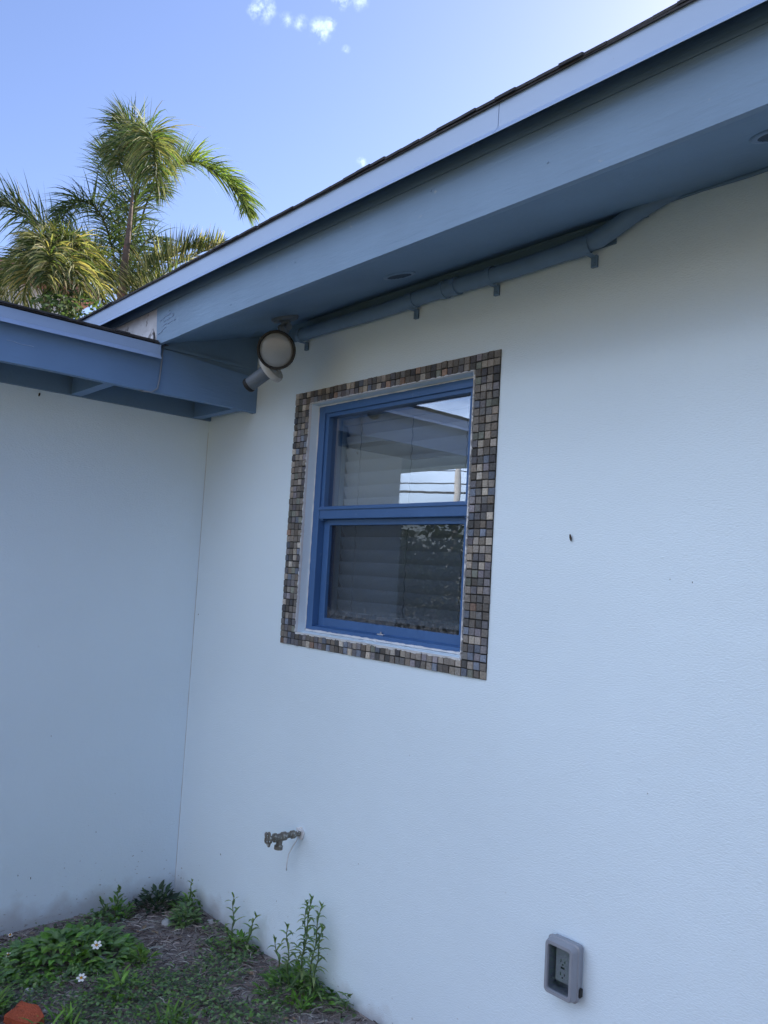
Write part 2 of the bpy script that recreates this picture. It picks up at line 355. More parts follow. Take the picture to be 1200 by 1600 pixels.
# ------------------------------------------------------------------ house
house = empty('house'); tag(house, 'single-storey white stucco house with blue eaves and fascia boards', 'house')
OX0, OX1, OZ0, OZ1 = .850, 1.777, 1.336, 2.288     # window opening
def build_walls():
    b = MB(); xs = [-.15, .3, .6, OX0, OX1, 2.4, 3.4, 5, 8]; zs = [-.3, .35, .8, OZ0, OZ1, 2.9]
    def strip(y, flip=False):
        for i in range(len(xs) - 1):
            for j in range(len(zs) - 1):
                if xs[i] >= OX0 - 1e-6 and xs[i + 1] <= OX1 + 1e-6 and zs[j] >= OZ0 - 1e-6 and zs[j + 1] <= OZ1 + 1e-6: continue
                b.face([(xs[i], y, zs[j]), (xs[i + 1], y, zs[j]), (xs[i + 1], y, zs[j + 1]), (xs[i], y, zs[j + 1])])
    strip(0); strip(.2)
    b.face([(OX0, 0, OZ0), (OX0, .2, OZ0), (OX0, .2, OZ1), (OX0, 0, OZ1)]); b.face([(OX1, 0, OZ0), (OX1, .2, OZ0), (OX1, .2, OZ1), (OX1, 0, OZ1)])
    b.face([(OX0, 0, OZ1), (OX1, 0, OZ1), (OX1, .2, OZ1), (OX0, .2, OZ1)])
    b.face([(OX0, 0, OZ0 - .004), (OX1, 0, OZ0 - .004), (OX1, .2, OZ0 + .03), (OX0, .2, OZ0 + .03)])
    b.face([(8, 0, -.3), (8, .2, -.3), (8, .2, 2.9), (8, 0, 2.9)])
    b.build('window_wall', M['stucco'], house)
build_walls()
LX = -.02                                              # face of the side wing
b = MB(); b.box(LX - .2, LX, -1.185, .16, -.3, 2.313); b.box(-5, LX - .2, -1.185, -1.02, -.3, 2.45)
b.build('side_wall', M['stucco'], house)
b = MB(); b.box(-5.2, -5, -1.185, 8, -.3, 2.5); b.box(-5, 8, 7.8, 8, -.3, 2.6); b.box(7.8, 8, .2, 7.8, -.3, 2.6)
b.build('rear_wall', M['stucco'], house)
rnd = random.Random(88)
b = MB(); b.tube([(LX + .0006, -.0006, z * .05) for z in range(1, 46)], [.0012 + rnd.uniform(-.0005, .0009) for _ in range(45)], 5)
b.build('corner_joint', mat('grey_joint', (.50, .52, .54), .9), house)
def wall_speck(px, py, ax, r):
    q = ray(px, py); val = LX if ax == 0 else 0; p = CAM + q * ((val - CAM[ax]) / q[ax]); nrm = Vector((1, 0, 0)) if ax == 0 else Vector((0, -1, 0))
    bm = bmesh.new(); bmesh.ops.create_icosphere(bm, subdivisions=1, radius=r)
    for v in bm.verts: v.co *= 1 + .35 * rnd.uniform(-1, 1)
    b = MB(); b.bm(bm, mat=Matrix.Translation(p) @ Matrix.Diagonal((.5, .5, rnd.uniform(.6, 1.4), 1))); b.build('paint_pit', M['grout'], house)
for a in ((310, 960, 1, .0035), (345, 1335, 1, .004), (1047, 905, 1, .0025), (1082, 910, 1, .0025), (432, 1408, 1, .0025), (1012, 1240, 1, .0018), (560, 1350, 1, .002), (640, 1180, 1, .0016), (790, 1395, 1, .002), (283, 1372, 1, .004), (292, 1378, 1, .003),
          (80, 1150, 0, .003), (150, 1300, 0, .0035), (28, 1368, 0, .003), (48, 1372, 0, .004), (180, 1240, 0, .002), (120, 1405, 0, .003), (60, 1010, 0, .002), (222, 1330, 0, .0025)): wall_speck(*a)
# covered passage at the end of the wing: header beam, post, far wall
b = MB(); b.box(-5, LX, -2.00, -1.86, 2.36, 2.56); b.build('passage_beam', M['stucco'], house)
b = MB(); b.box(-.10, LX, -1.98, -1.88, -.1, 2.36); b.build('porch_post', M['nwall'], house)
b = MB(); b.box(-5.2, -5, -3.4, -3.2, -.3, 2.5); b.build('porch_post', M['nwall'], house)
b = MB(); b.box(.2, 7.8, .21, 7.7, 2.62, 2.64); b.box(.2, 7.8, .21, 7.7, .02, .05); b.box(.02, .2, .21, 7.7, 0, 2.62); b.build('room_lining', M['room'], house)

# roofs (pitched planes with an overhanging first course)
def roof_slab(name, quads, th=.005):
    b = MB()
    for q in quads: b.prism(q, (0, 0, -th))
    return b.build(name, M['shingle'], house)
P = .30; E = -.562; ZE = 2.755
zr = ZE + (4 - E) * P
roof_slab('main_roof', [[(-5.6, E, ZE), (8.5, E, ZE), (8.5, 4, zr), (-1.0, 4, zr)],
                        [(-5.6, 8.6, ZE), (8.5, 8.6, ZE), (8.5, 4.004, zr), (-1.0, 4.004, zr)],
                        [(-5.604, E, ZE), (-5.604, 8.6, ZE), (-1.004, 4, zr)]])
LE = .452; LZ = 2.507; PL = .22
zl = LZ + (LE + 2.5) * PL
roof_slab('side_roof', [[(LE, -3.6, LZ), (LE, -.50, LZ), (-.9, .9, LZ + (LE + .9) * PL), (-2.5, .9, zl), (-2.5, -3.6, zl)],
                        [(-5.5, -3.6, LZ), (-5.5, 0, LZ), (-2.504, 0, zl), (-2.504, -3.6, zl)]])
# shingle first course: irregular pieces, small notches where tabs have slipped
rnd = random.Random(4)
b = MB()
def at_x(px): # x on main eave for a photo column
    r = ray(px, 300)
    k = (E - CAM.y) / r.y; return CAM.x + r.x * k
x = -.62
cuts = []
while x < 8.4:
    L_ = rnd.uniform(.26, .36); x1 = min(x + L_, 8.45)
    dz = rnd.uniform(-.0035, .0035); dz2 = rnd.uniform(-.0035, .0035); dy = rnd.uniform(-.006, .006)
    n = 5
    for k in range(n):
        xa = x + (x1 - x) * k / n; xb = x + (x1 - x) * (k + 1) / n
        za = ZE + .002 + dz + (dz2 - dz) * k / n + rnd.uniform(-.0012, .0012); zb = ZE + .002 + dz + (dz2 - dz) * (k + 1) / n
        y0 = E - .004 + dy * .5 + rnd.uniform(-.002, .002)
        b.prism([(xa, y0, za - .003), (xb, y0, zb - .003), (xb, E + .25, zb + .254 * P), (xa, E + .25, za + .254 * P)], (0, 0, .007))
    x = x1 + (rnd.choice([0.003, .004, .016]))
b.build('shingle_edge', M['shingle'], house)
b = MB(); y = -3.6
while y < -.52:
    y1 = min(y + rnd.uniform(.25, .36), -.52); dz = rnd.uniform(-.003, .003); dx = rnd.uniform(-.006, .006)
    n = 5
    for k in range(n):
        ya = y + (y1 - y) * k / n; yb = y + (y1 - y) * (k + 1) / n; za = LZ + .002 + dz + rnd.uniform(-.002, .002)
        b.prism([(LE + .005 + dx * .6, ya, za - .002), (LE + .005 + dx * .6, yb, za - .002), (LE - .25, yb, za + .264 * PL), (LE - .25, ya, za + .264 * PL)], (0, 0, .007))
    y = y1 + rnd.choice([.002, .003, .012])
b.build('shingle_edge', M['shingle'], house)
# main eave boards
FY = -.512; FX = .415
b = MB()
def lip_band(b, x0, x1):
    # drip metal: flat band, small outward kick at the bottom
    y = -.556
    prof = [(y + .012, 2.752), (y, 2.752), (y - .001, 2.689), (y - .017, 2.668), (y - .0168, 2.6665), (y + .002, 2.684), (y + .006, 2.700), (y + .016, 2.751)]
    b.prism([(x0, p[0], p[1]) for p in prof], (x1 - x0, 0, 0))
lip_band(b, -.62, 2.318); lip_band(b, 2.320, 5.2); lip_band(b, 5.202, 8.4)
b.build('drip_edge', M['drip'], house)
b = MB(); b.box(-.62, 8.4, FY - .002, FY + .02, 2.668, 2.75); b.build('sub_fascia', M['fascia'], house)
b = MB()
b.prism([(.417, FY, 2.502), (.628, FY, 2.504), (.600, FY, 2.667), (.395, FY, 2.667)], (0, .016, 0))
b.build('fascia_board', M['fascia'], house)
b = MB()
pts = [(.631, FY - .001, 2.504)]
for i in range(1, 40):
    xx = .631 + i * .2
    if xx > 8.4: break
    pts.append((xx, FY - .001, 2.507 + .0022 * math.sin(i * .5) + .004 * (xx / 8)))
pts += [(8.4, FY - .001, 2.511), (8.4, FY - .001, 2.667), (.603, FY - .001, 2.667)]
b.prism(pts, (0, .017, 0))
b.build('fascia_board', M['fascia'], house)
# sloped soffit
def soff_z(y): return 2.5125 + (y - (FY + .017)) * (2.662 - 2.5125) / (0 - (FY + .017))
b = MB(); b.prism([(.40, FY + .0175, soff_z(FY + .0175)), (8.4, FY + .0175, soff_z(FY + .0175)), (8.4, .0, 2.662), (.40, .0, 2.662)], (0, 0, .02))
b.build('soffit', M['soffit'], house)
b = MB(); b.box(.42, 2.30, -.005, -.0003, 2.584, 2.664); b.box(2.30, 2.40, -.005, -.0003, 2.634, 2.664); b.build('shadow_gap_strip', M['soffit'], house)  # the gap's shade above the pipe is painted as a dark strip
b = MB()   # paint-caulked joint between soffit and wall
pts = []
for i in range(60):
    xx = 1.0 + i * .12
    pts.append((xx, -.004, 2.660 + rnd.uniform(-.003, .002)))
b.tube(pts, [.006 + rnd.uniform(-.002, .002) for _ in pts], 6); b.build('soffit_joint', M['soffit'], house, smooth=True)
# recessed round soffit vents
for (cx, cy) in ((1.616, -.226), (2.87, -.290)):
    n = Vector((0, -(2.662 - 2.512) / .482, 1)).normalized()
    c0 = Vector((cx, cy, soff_z(cy)))
    b = MB(); b.lathe([(.040, -.004), (.046, -.0055), (.053, -.0045), (.056, -.001), (.056, .004)], c0, n * 1.0, 32)
    v = b.build('soffit_vent', M['pipe'], house, smooth=True)
    b = MB(); b.lathe([(.0405, -.0042), (.0405, -.0034), (.001, -.0030)], c0, n, 28)
    for k in range(-3, 4):
        hw = math.sqrt(max(.039 ** 2 - (k * .011) ** 2, 0))
        q = [c0 + Vector((-hw, k * .011 - .002, 0)), c0 + Vector((hw, k * .011 - .002, 0)), c0 + Vector((hw, k * .011 + .002, 0)), c0 + Vector((-hw, k * .011 + .002, 0))]
        q = [Vector((p.x, p.y, soff_z(p.y) - .0032)) for p in q]
        b.prism(q, (0, 0, -.002))
    b.build('vent_grille', mat('dark_blue_mesh', (.05, .085, .13), .7), v)
rnd = random.Random(55)
for (nx, nz_) in ((1.42, 2.60), (2.44, 2.575), (2.05, 2.635), (2.95, 2.60), (.52, 2.63), (1.02, 2.545)):
    b = MB(); b.lathe([(.0035, -.0006), (.0032, .0008), (.0012, .0014)], (nx, FY - .001, nz_), (0, -1, 0), 10); b.build('nail_head', M['pipe'], house, smooth=True)
def crack(pts):
    b = MB(); b.tube(pts, [.0006 + rnd.uniform(.0002, .0014) for _ in pts], 5); b.build('paint_crack', M['drip'], house)
for (x0, z0, L_, sl) in ((.44, 2.60, .10, .2), (.46, 2.575, .12, .05), (.43, 2.545, .07, .3), (.50, 2.62, .06, -.2), (.47, 2.59, .09, .12)):
    n = 9; crack([(x0 + L_ * i / n, FY - .0008, z0 + sl * L_ * i / n + rnd.uniform(-.004, .004)) for i in range(n + 1)])
n = 9; crack([(FX + .0008, -1.10 + .10 * i / n, 2.383 - .004 * i / n + .0015 * math.sin(i)) for i in range(n + 1)])
# flashing where the higher fascia dies into the lower roof
b = MB()
b.prism([(.404, FY + .006, 2.51), (.384, FY + .006, 2.667), (-.55, FY + .006, 2.667), (-.55, FY + .006, 2.60), (.30, FY + .006, 2.53)], (0, .006, 0))
b.prism([(.40, FY - .012, 2.522), (.33, FY - .012, 2.535), (.15, FY + .004, 2.575), (.36, FY + .004, 2.585)], (0, .004, .004))
b.build('flashing', M['flash'], house)

# side eave boards
b = MB()
def lip_band_x(b, y0, y1):
    x = .448
    prof = [(x - .012, 2.498), (x, 2.498), (x + .001, 2.460), (x + .001, 2.456), (x + .015, 2.438), (x + .0148, 2.4365), (x - .002, 2.453), (x - .006, 2.470), (x - .016, 2.497)]
    b.prism([(p[0], y0, p[1]) for p in prof], (0, y1 - y0, 0))
lip_band_x(b, -3.55, -.505); b.build('drip_edge', M['drip'], house)
b = MB(); pts = [(FX, .0, 2.300)]
for i in range(0, 36): pts.append((FX, -.02 - i * .1, 2.303 + .0015 * math.sin(i * .9)))
pts += [(FX, -3.55, 2.303), (FX, -3.55, 2.496), (FX, -.51, 2.496), (FX, 0, 2.462)]
b.prism(pts, (-.033, 0, 0)); b.build('fascia_board', M['fascia_blue'], house)
b = MB(); b.box(FX - .045, FX - .012, -.505, -.002, 2.44, 2.68); b.box(FX - .02, FX - .004, -.478, -.02, 2.498, 2.512); b.build('filler_board', M['soffit'], house)
# open eave behind: deck, wall plate, lookouts
b = MB(); b.prism([(FX - .05, -3.55, 2.470), (FX - .05, -.0, 2.470), (-.3, -.0, 2.60), (-.3, -3.55, 2.60)], (0, 0, .02)); b.build('eave_deck', M['soffit'], house)
b = MB(); b.box(LX + .001, LX + .02, -1.30, .0, 2.306, 2.56); b.build('wall_plate', M['soffit'], house)
for yy in (-3.05, -2.45, -1.85, -1.25, -.655, -.052):
    b = MB(); b.box(LX + .02, FX - .035, yy - .045, yy, 2.308, 2.485); b.build('lookout', M['fascia_blue'], house)
# loose wire over the lower fascia
b = MB(); Y0 = -.488
b.tube([(FX + .006, Y0 + .006, 2.515), (FX + .007, Y0 + .004, 2.44), (FX + .007, Y0, 2.36), (FX + .008, Y0 - .006, 2.318), (FX + .006, Y0 - .03, 2.298), (FX - .002, Y0 - .06, 2.297), (FX - .03, Y0 - .075, 2.305)], .0035, 8)
b_ = b.build('loose_wire', mat('wire_blue_grey', (.20, .24, .30), .5), smooth=True); tag(b_, 'thin grey-blue wire hanging over the lower fascia board below the roof corner', 'wire')

# ------------------------------------------------------------------ window
WY = .040
b = MB(); fw = .045
b.box(OX0 + .002, OX0 + fw, WY, WY + .09, OZ0 + .008, OZ1 - .002, b=.002)
b.box(OX1 - fw, OX1 - .002, WY, WY + .09, OZ0 + .008, OZ1 - .002, b=.002)
b.box(OX0 + fw - .001, OX1 - fw + .001, WY + .0005, WY + .09, OZ1 - .036, OZ1 - .0025, b=.002)
b.box(OX0 + fw - .001, OX1 - fw + .001, WY + .0005, WY + .09, OZ0 + .0085, OZ0 + .026, b=.002)
b.prism([(OX0 + fw, WY + .006, OZ0 + .026), (OX0 + fw, WY + .085, OZ0 + .026), (OX0 + fw, WY + .085, OZ0 + .040)], (OX1 - OX0 - 2 * fw, 0, 0))
# inner stop beads
for x0, x1 in ((OX0 + fw, OX0 + fw + .020), (OX1 - fw - .020, OX1 - fw)):
    b.box(x0, x1, WY + .008, WY + .085, 1.800, OZ1 - .036, b=.0015)
b.box(OX0 + fw + .02, OX1 - fw - .02, WY + .0085, WY + .085, OZ1 - .052, OZ1 - .036, b=.0015)
win = b.build('window', M['frame'], house)
tag(win, 'blue-framed window with stone mosaic border')
b = MB()
UX0, UX1 = OX0 + fw + .02, OX1 - fw - .02
b.box(OX0 + fw, OX1 - fw, WY + .002, WY + .05, 1.806, 1.858, b=.003)
b.box(OX0 + fw, OX1 - fw, WY - .004, WY + .004, 1.843, 1.853, b=.002)
b.build('meeting_rail', M['frame'], win)
b = MB(); b.box(UX0, UX1, WY + .030, WY + .034, 1.858, OZ1 - .052); b.build('upper_pane', M['glass_up'], win)
b = MB(); sy = WY + .030; sw = .038
SX0, SX1 = OX0 + fw + .002, OX1 - fw - .002
b.box(SX0, SX0 + sw, sy, sy + .035, 1.366, 1.806, b=.002)
b.box(SX1 - sw, SX1, sy, sy + .035, 1.366, 1.806, b=.002)
b.box(SX0 + sw - .001, SX1 - sw + .001, sy + .0005, sy + .035, 1.366, 1.400, b=.002)
b.box(SX0 + sw - .001, SX1 - sw + .001, sy + .0005, sy + .035, 1.782, 1.806, b=.002)
sash = b.build('lower_sash', M['frame'], win)
b = MB(); b.box(SX0 + sw, SX1 - sw, sy + .014, sy + .018, 1.400, 1.782); b.build('lower_pane', M['glass_low'], win)
b = MB(); b.box(1.28, 1.315, sy - .010, sy + .002, 1.362, 1.368, b=.002); b.lathe([(.003, 0), (.004, .006), (.001, .008)], (1.30, sy - .006, 1.368), (0, 0, 1), 10)
b.build('sash_latch', M['flash'], win)
# blind: headrail, slightly sagging closed slats, ladder cords
b = MB(); by = WY + .135
b.box(OX0 + .04, OX1 - .02, by - .028, by + .028, 2.215, 2.262, b=.002)
z = 2.195; k = 0
rnd = random.Random(9)
while z > 1.43:
    tilt = R_(66 + rnd.uniform(-3, 3)); hw = .031; n = 5; rows = []
    for i in range(n + 1):
        u = (i / n - .5) * 2; a = Vector((0, math.cos(tilt) * u * hw, -math.sin(tilt) * u * hw)); cr = .0042 * (1 - u * u)
        a += Vector((0, -math.sin(tilt) * cr, math.cos(tilt) * cr * -.3)); rows.append(a)
    dx = rnd.uniform(-.003, .003); dz = rnd.uniform(-.0015, .0015)
    vs = []
    for xx in (OX0 + .048 + dx, OX1 - .03 + dx):
        for a in rows: vs.append((xx, by + a.y, z + a.z + dz))
    b.add(vs, [(i, i + 1, n + 2 + i, n + 1 + i) for i in range(n)])
    z -= .0535; k += 1
b.box(OX0 + .048, OX1 - .03, by - .018, by + .018, 1.408, 1.426, b=.002)
b.build('blind', M['blind'], win, smooth=True, angle=40)
b = MB()
for cx in (1.02, 1.33, 1.62):
    pts = []; z = 2.215; i = 0
    while z > 1.42: pts.append((cx + (.002 if i % 2 else -.002), by - .034 + (.004 if i % 2 else 0), z)); z -= .027; i += 1
    b.tube(pts, .0013, 5)
b.build('blind_cord', M['cord'], win)
# white caulk line round the frame and paint-slopped reveal edge
rnd = random.Random(31)
b = MB()
def bead(p0, p1, r, n=60, j=.35):
    p0, p1 = Vector(p0), Vector(p1); pts = [p0.lerp(p1, i / n) for i in range(n + 1)]
    b.tube(pts, [r * (1 + rnd.uniform(-j, j)) for _ in pts], 6)
bead((OX0 + .003, WY + .001, OZ0 + .01), (OX0 + .003, WY + .001, OZ1 - .003), .003)
bead((OX0 + .003, WY + .001, OZ1 - .003), (OX1 - .003, WY + .001, OZ1 - .003), .003)
bead((OX0 + .003, WY - .001, OZ0 + .008), (OX1 - .003, WY - .001, OZ0 + .008), .005)
b.build('caulk_bead', M['caulk'], win, smooth=True)

# mosaic surround
rnd = random.Random(12)
T = .0268
b = MB()
pal = [(.12, .14, .18), (.135, .125, .115), (.17, .155, .14), (.10, .10, .10), (.22, .20, .18), (.15, .145, .155), (.19, .165, .14), (.12, .11, .10), (.27, .245, .21), (.17, .16, .18), (.20, .14, .11), (.14, .15, .13), (.085, .085, .095), (.35, .33, .30)]
wts = [7, 7, 6, 8, 6, 6, 5, 6, 4, 5, 1, 3, 7, 2.6]
def tcol():
    c = rnd.choices(pal, wts)[0]; k = rnd.uniform(.8, 2.3); return tuple(q * k * .95 for q in c)
MX0, MX1, MZ0, MZ1 = .740, 1.886, 1.2785, 2.346
def tiles(x0, z0, nx, nz, tx, tz, drop=0):
    ox = oz = 0
    for i in range(nx):
        for j in range(nz):
            if rnd.random() < drop: continue
            g = .0030 + rnd.uniform(0, .0012)
            xa = x0 + i * tx + rnd.uniform(-.0009, .0009) ; za = z0 + j * tz + rnd.uniform(-.0009, .0009)
            y = -.0065 - rnd.uniform(0, .0025)
            vs = []
            a, c = xa + g / 2, za + g / 2; aa, cc = xa + tx - g / 2, za + tz - g / 2
            q = [(a, c), (aa, c), (aa, cc), (a, cc)]
            q = [(u + rnd.uniform(-.0008, .0008), w_ + rnd.uniform(-.0008, .0008)) for u, w_ in q]
            mx_, mz_ = (a + aa) / 2, (c + cc) / 2
            base = [(u, -.001, w_) for u, w_ in q]; mid = [(u, y + .001, w_) for u, w_ in q]
            top = [(u + (mx_ - u) * .09, y + rnd.uniform(-.0007, .0007), w_ + (mz_ - w_) * .09) for u, w_ in q]
            fs = []
            for k in range(4):
                k2 = (k + 1) % 4; fs += [(k, k2, 4 + k2, 4 + k), (4 + k, 4 + k2, 8 + k2, 8 + k)]
            fs.append((8, 9, 10, 11)); b.add(base + mid + top, fs, tcol())
nz_side = 40
tz = (MZ1 - MZ0) / nz_side
tiles(MX0, MZ0, 4, nz_side, (OX0 - .004 - MX0) / 4, tz)
tiles(OX1 + .003, MZ0, 4, nz_side, (MX1 - OX1 - .003) / 4, tz)
ncol = 35; tx = (OX1 - OX0 + .007) / ncol
tiles(OX0 - .004, MZ0, ncol, 2, tx, (OZ0 - .004 - MZ0) / 2)
tiles(OX0 - .004, OZ1 + .004, ncol, 2, tx, (MZ1 - OZ1 - .004) / 2)
sur = b.build('mosaic_surround', M['tile'], house)
b = MB()
for x0, x1, z0, z1 in ((MX0 + .001, OX0 - .003, MZ0 + .001, MZ1 - .001), (OX1 + .003, MX1 - .001, MZ0 + .001, MZ1 - .001), (OX0 - .003, OX1 + .003, MZ0 + .001, OZ0 - .005), (OX0 - .003, OX1 + .003, OZ1 + .005, MZ1 - .001)):
    b.box(x0, x1, -.0035, -.0004, z0, z1)
b.build('grout_bed', M['grout'], sur)
# ragged white paint and grout smears along the inner edge of the tiles
b = MB()
def smear(p, q, nrm, wmin, wmax, keep):
    p, q, nrm = Vector(p), Vector(q), Vector(nrm); L_ = (q - p).length; n = int(L_ / .005); prev = None
    for i in range(n + 1):
        s_ = p.lerp(q, i / n); nv = (mnoise.noise(s_ * 55 + Vector((7, 3, 1))) + .9 * mnoise.noise(s_ * 170)) * .5 + keep
        wd = .0009 if nv < 0 else min(wmin + nv * (wmax - wmin) * 1.6, wmax)
        cur = (s_, s_ + nrm * wd, wd)
        if prev and (prev[2] > 0 or wd > 0):
            y = Vector((0, -.0105, 0))
            b.prism([prev[0] + y, cur[0] + y, cur[1] + y + Vector((0, .002, 0)), prev[1] + y + Vector((0, .002, 0))], (0, .012, 0))
        prev = cur
b = MB(); smear((OX0 + .001, 0, OZ0), (OX0 + .001, 0, OZ1), (-1, 0, 0), .004, .011, .10); b.build('grout_smear', M['caulk'], sur)
b = MB(); smear((OX0, 0, OZ0 - .001), (OX1, 0, OZ0 - .001), (0, 0, -1), .003, .009, .42); b.build('grout_smear', M['caulk'], sur)
b = MB(); smear((OX0, 0, OZ1 + .001), (OX1, 0, OZ1 + .001), (0, 0, 1), .002, .006, .35); b.build('grout_smear', M['caulk'], sur)
b = MB(); smear((OX1 - .001, 0, OZ0), (OX1 - .001, 0, OZ1), (1, 0, 0), .002, .008, -.02); b.build('grout_smear', M['caulk'], sur)


# ------------------------------------------------------------------ conduit pipe with straps
b = MB(); zc = 2.589; yc = -.036; r = .0265
pts = [(.775, yc, zc)] + [(.775 + (2.20 - .775) * i / 24, yc, zc + .003 * math.sin(i * .55)) for i in range(1, 25)]
pts += [(2.27, yc - .001, zc + .010), (2.32, yc - .002, zc + .026), (2.37, yc - .002, zc + .045), (2.42, yc + .002, zc + .060), (2.47, yc + .012, zc + .074), (2.53, yc + .024, zc + .088)]
b.tube(pts, [r] * (len(pts) - 4) + [r * .96, r * .86, r * .7, r * .4], 20)
for cx in (.80, 1.665): pass
pipe = b.build('conduit_pipe', M['pipe'], smooth=True, angle=50)
tag(pipe, 'blue painted pipe running along the top of the wall under the soffit', 'pipe')
b = MB()
for cx in (1.635, 1.690): b.tube([(cx, yc, zc + .002), (cx + .018, yc, zc + .002)], .0325, 22)
b.tube([(1.640, yc, zc + .002), (1.70, yc, zc + .002)], .0295, 22)
b.build('coupling', M['pipe'], pipe, smooth=True, angle=40)
b = MB(); b.tube([(1.46, yc, zc), (1.50, yc, zc)], .0295, 22); b.build('coupling', M['pipe'], pipe, smooth=True, angle=40)
b = MB(); b.tube([(2.165, yc, zc), (2.225, yc, zc + .002)], .0295, 22); b.build('coupling', M['pipe'], pipe, smooth=True, angle=40)
for cx in (.795, 1.475, 1.857, 2.232):
    b = MB(); n = 12; w_ = .020; vs = []
    rr = r + .0035
    prof = [(yc + rr * math.cos(a), zc + rr * math.sin(a)) for a in [R_(60 + 210 * i / n) for i in range(n + 1)]]
    prof += [(-.006, zc - .030), (-.005, zc - .058)]
    for i in range(len(prof) - 1):
        (ya, za), (yb, zb) = prof[i], prof[i + 1]
        b.prism([(cx - w_ / 2, ya, za), (cx + w_ / 2, ya, za), (cx + w_ / 2, yb, zb), (cx - w_ / 2, yb, zb)], (0, .0022, -.0008))
    b.box(cx - w_ / 2, cx + w_ / 2, -.012, -.001, zc - .060, zc - .024, b=.002)
    b.lathe([(.005, 0), (.0045, .003), (.001, .004)], (cx, -.012, zc - .050), (0, -1, 0), 10)
    b.build('pipe_strap', M['pipe'], pipe)

# ------------------------------------------------------------------ floodlight
cc = Vector((.905, -.200, soff_z(-.2)))
fl = empty('floodlight', cc); tag(fl, 'twin-headed round security floodlight hanging from the blue soffit in the corner', 'light')
b = MB(); b.lathe([(.056, .0), (.056, -.006), (.050, -.014), (.022, -.017), (.018, -.030)], cc, (0, -.3, 1), 28); b.build('canopy', M['lamp_body'], fl, smooth=True, angle=40)
H1 = at(433, 549, 0); rr1 = ray(434, 548)
def on_y(px, py, y):
    q = ray(px, py); return CAM + q * ((y - CAM.y) / q.y)
h1 = on_y(432, 547, -.275)          # centre of the big lens
to_cam = (CAM - h1).normalized()
ax1 = (to_cam + Vector((-.10, -.22, -.10))).normalized()
b = MB()
kn = h1 - ax1 * .085
b.tube([cc + Vector((.0, 0, -.02)), cc + Vector((.004, .006, -.045)), kn + Vector((0, 0, .035)), kn], [.013, .016, .017, .02], 12)
b.tube([cc + Vector((-.028, 0, -.040)), cc + Vector((.036, 0, -.044))], .014, 12)
b.lathe([(.012, 0), (.018, .004), (.018, .016), (.010, .022)], cc + Vector((.012, -.012, -.06)), (1, -.3, .2), 12)
b.build('knuckle', M['lamp_body'], fl, smooth=True, angle=45)
b = MB()
b.lathe([(.022, -.100), (.030, -.092), (.036, -.060), (.052, -.035), (.068, -.016), (.0745, .0), (.0745, .012), (.070, .014), (.0685, .004), (.060, .0)], h1, ax1, 40)
hd = b.build('lamp_head', M['lamp_body'], fl, smooth=True, angle=40)
b = MB(); b.lathe([(.0680, .002), (.064, .006), (.045, .012), (.025, .0155), (.0005, .017)], h1, ax1, 40); b.build('lens', M['lens'], hd, smooth=True)
b = MB(); b.lathe([(.0655, .004), (.0675, .0155), (.0745, .0155), (.0760, .004), (.0760, -.004), (.0745, -.004)], h1, ax1, 40); b.build('gasket', M['dark'], hd, smooth=True, angle=40)
# second head: collar with yellowed rim, cylinder pointing down and left
p2a = on_y(423, 576, -.225); p2b = on_y(386, 604, -.27)
ax2 = (p2b - p2a).normalized()
LL = (p2b - p2a).length
b = MB()
b.lathe([(.030, -.01), (.030, .02), (.028, LL - .012), (.024, LL - .002), (.010, LL + .004), (.0005, LL + .005)], p2a, ax2, 28)
h2 = b.build('lamp_head', M['lamp_body'], fl, smooth=True, angle=50)
b = MB(); b.lathe([(.040, -.016), (.058, -.014), (.062, -.006), (.062, .006), (.058, .012), (.034, .016)], p2a, ax2, 36); b.build('rim', M['lamp_rim'], h2, smooth=True, angle=40)
b = MB(); b.lathe([(.0300, LL - .016), (.0312, LL - .012), (.0305, LL - .006), (.026, LL + .001)], p2a, ax2, 28); b.build('seal', M['dark'], h2, smooth=True)
b = MB(); b.tube([p2a - ax2 * .006, p2a - ax2 * .03 + Vector((0, .02, .02)), h1 - ax1 * .10], [.022, .02, .016], 12); b.build('swivel', M['lamp_body'], h2, smooth=True)

# ------------------------------------------------------------------ spigot
sp0 = Vector((.966, 0, .556))
spg = empty('outdoor_faucet', sp0); tag(spg, 'weathered brass outdoor faucet sticking out of the white wall', 'faucet')
dirv = Vector((-.10, -1, -.02)).normalized()
b = MB()
b.lathe([(.010, -.01), (.010, .03), (.0155, .031), (.0155, .045), (.011, .047), (.011, .066), (.0165, .069), (.0165, .086), (.013, .090), (.013, .108), (.017, .110), (.017, .122), (.010, .126), (.006, .15)], sp0, dirv, 12)
m_ = sp0 + dirv * .092
b.tube([m_, m_ + Vector((0, -.004, -.018)), m_ + Vector((0, -.006, -.033))], [.012, .012, .012], 14)
b.lathe([(.012, 0), (.017, .002), (.017, .016), (.011, .0165), (.010, .004)], m_ + Vector((0, -.006, -.030)), (0, -.1, -1), 16)
b.build('faucet_body', M['metal'], spg, smooth=True, angle=35)
hub = sp0 + dirv * .146
b = MB(); q = dirv.to_track_quat('Z', 'Y'); ring = []
for k in range(41):
    a = 2 * math.pi * k / 40; rr = .0225 + .0035 * math.cos(5 * a); ring.append(hub + q @ Vector((rr * math.cos(a), rr * math.sin(a), 0)))
b.tube(ring, .0042, 8, cap=False)
for k in range(5):
    a = 2 * math.pi * k / 5; b.tube([hub, hub + q @ Vector((.024 * math.cos(a), .024 * math.sin(a), .001))], .0034, 6)
b.lathe([(.008, -.006), (.008, .004), (.004, .006)], hub, dirv, 10)
b.build('handle', M['metal'], spg, smooth=True, angle=45)
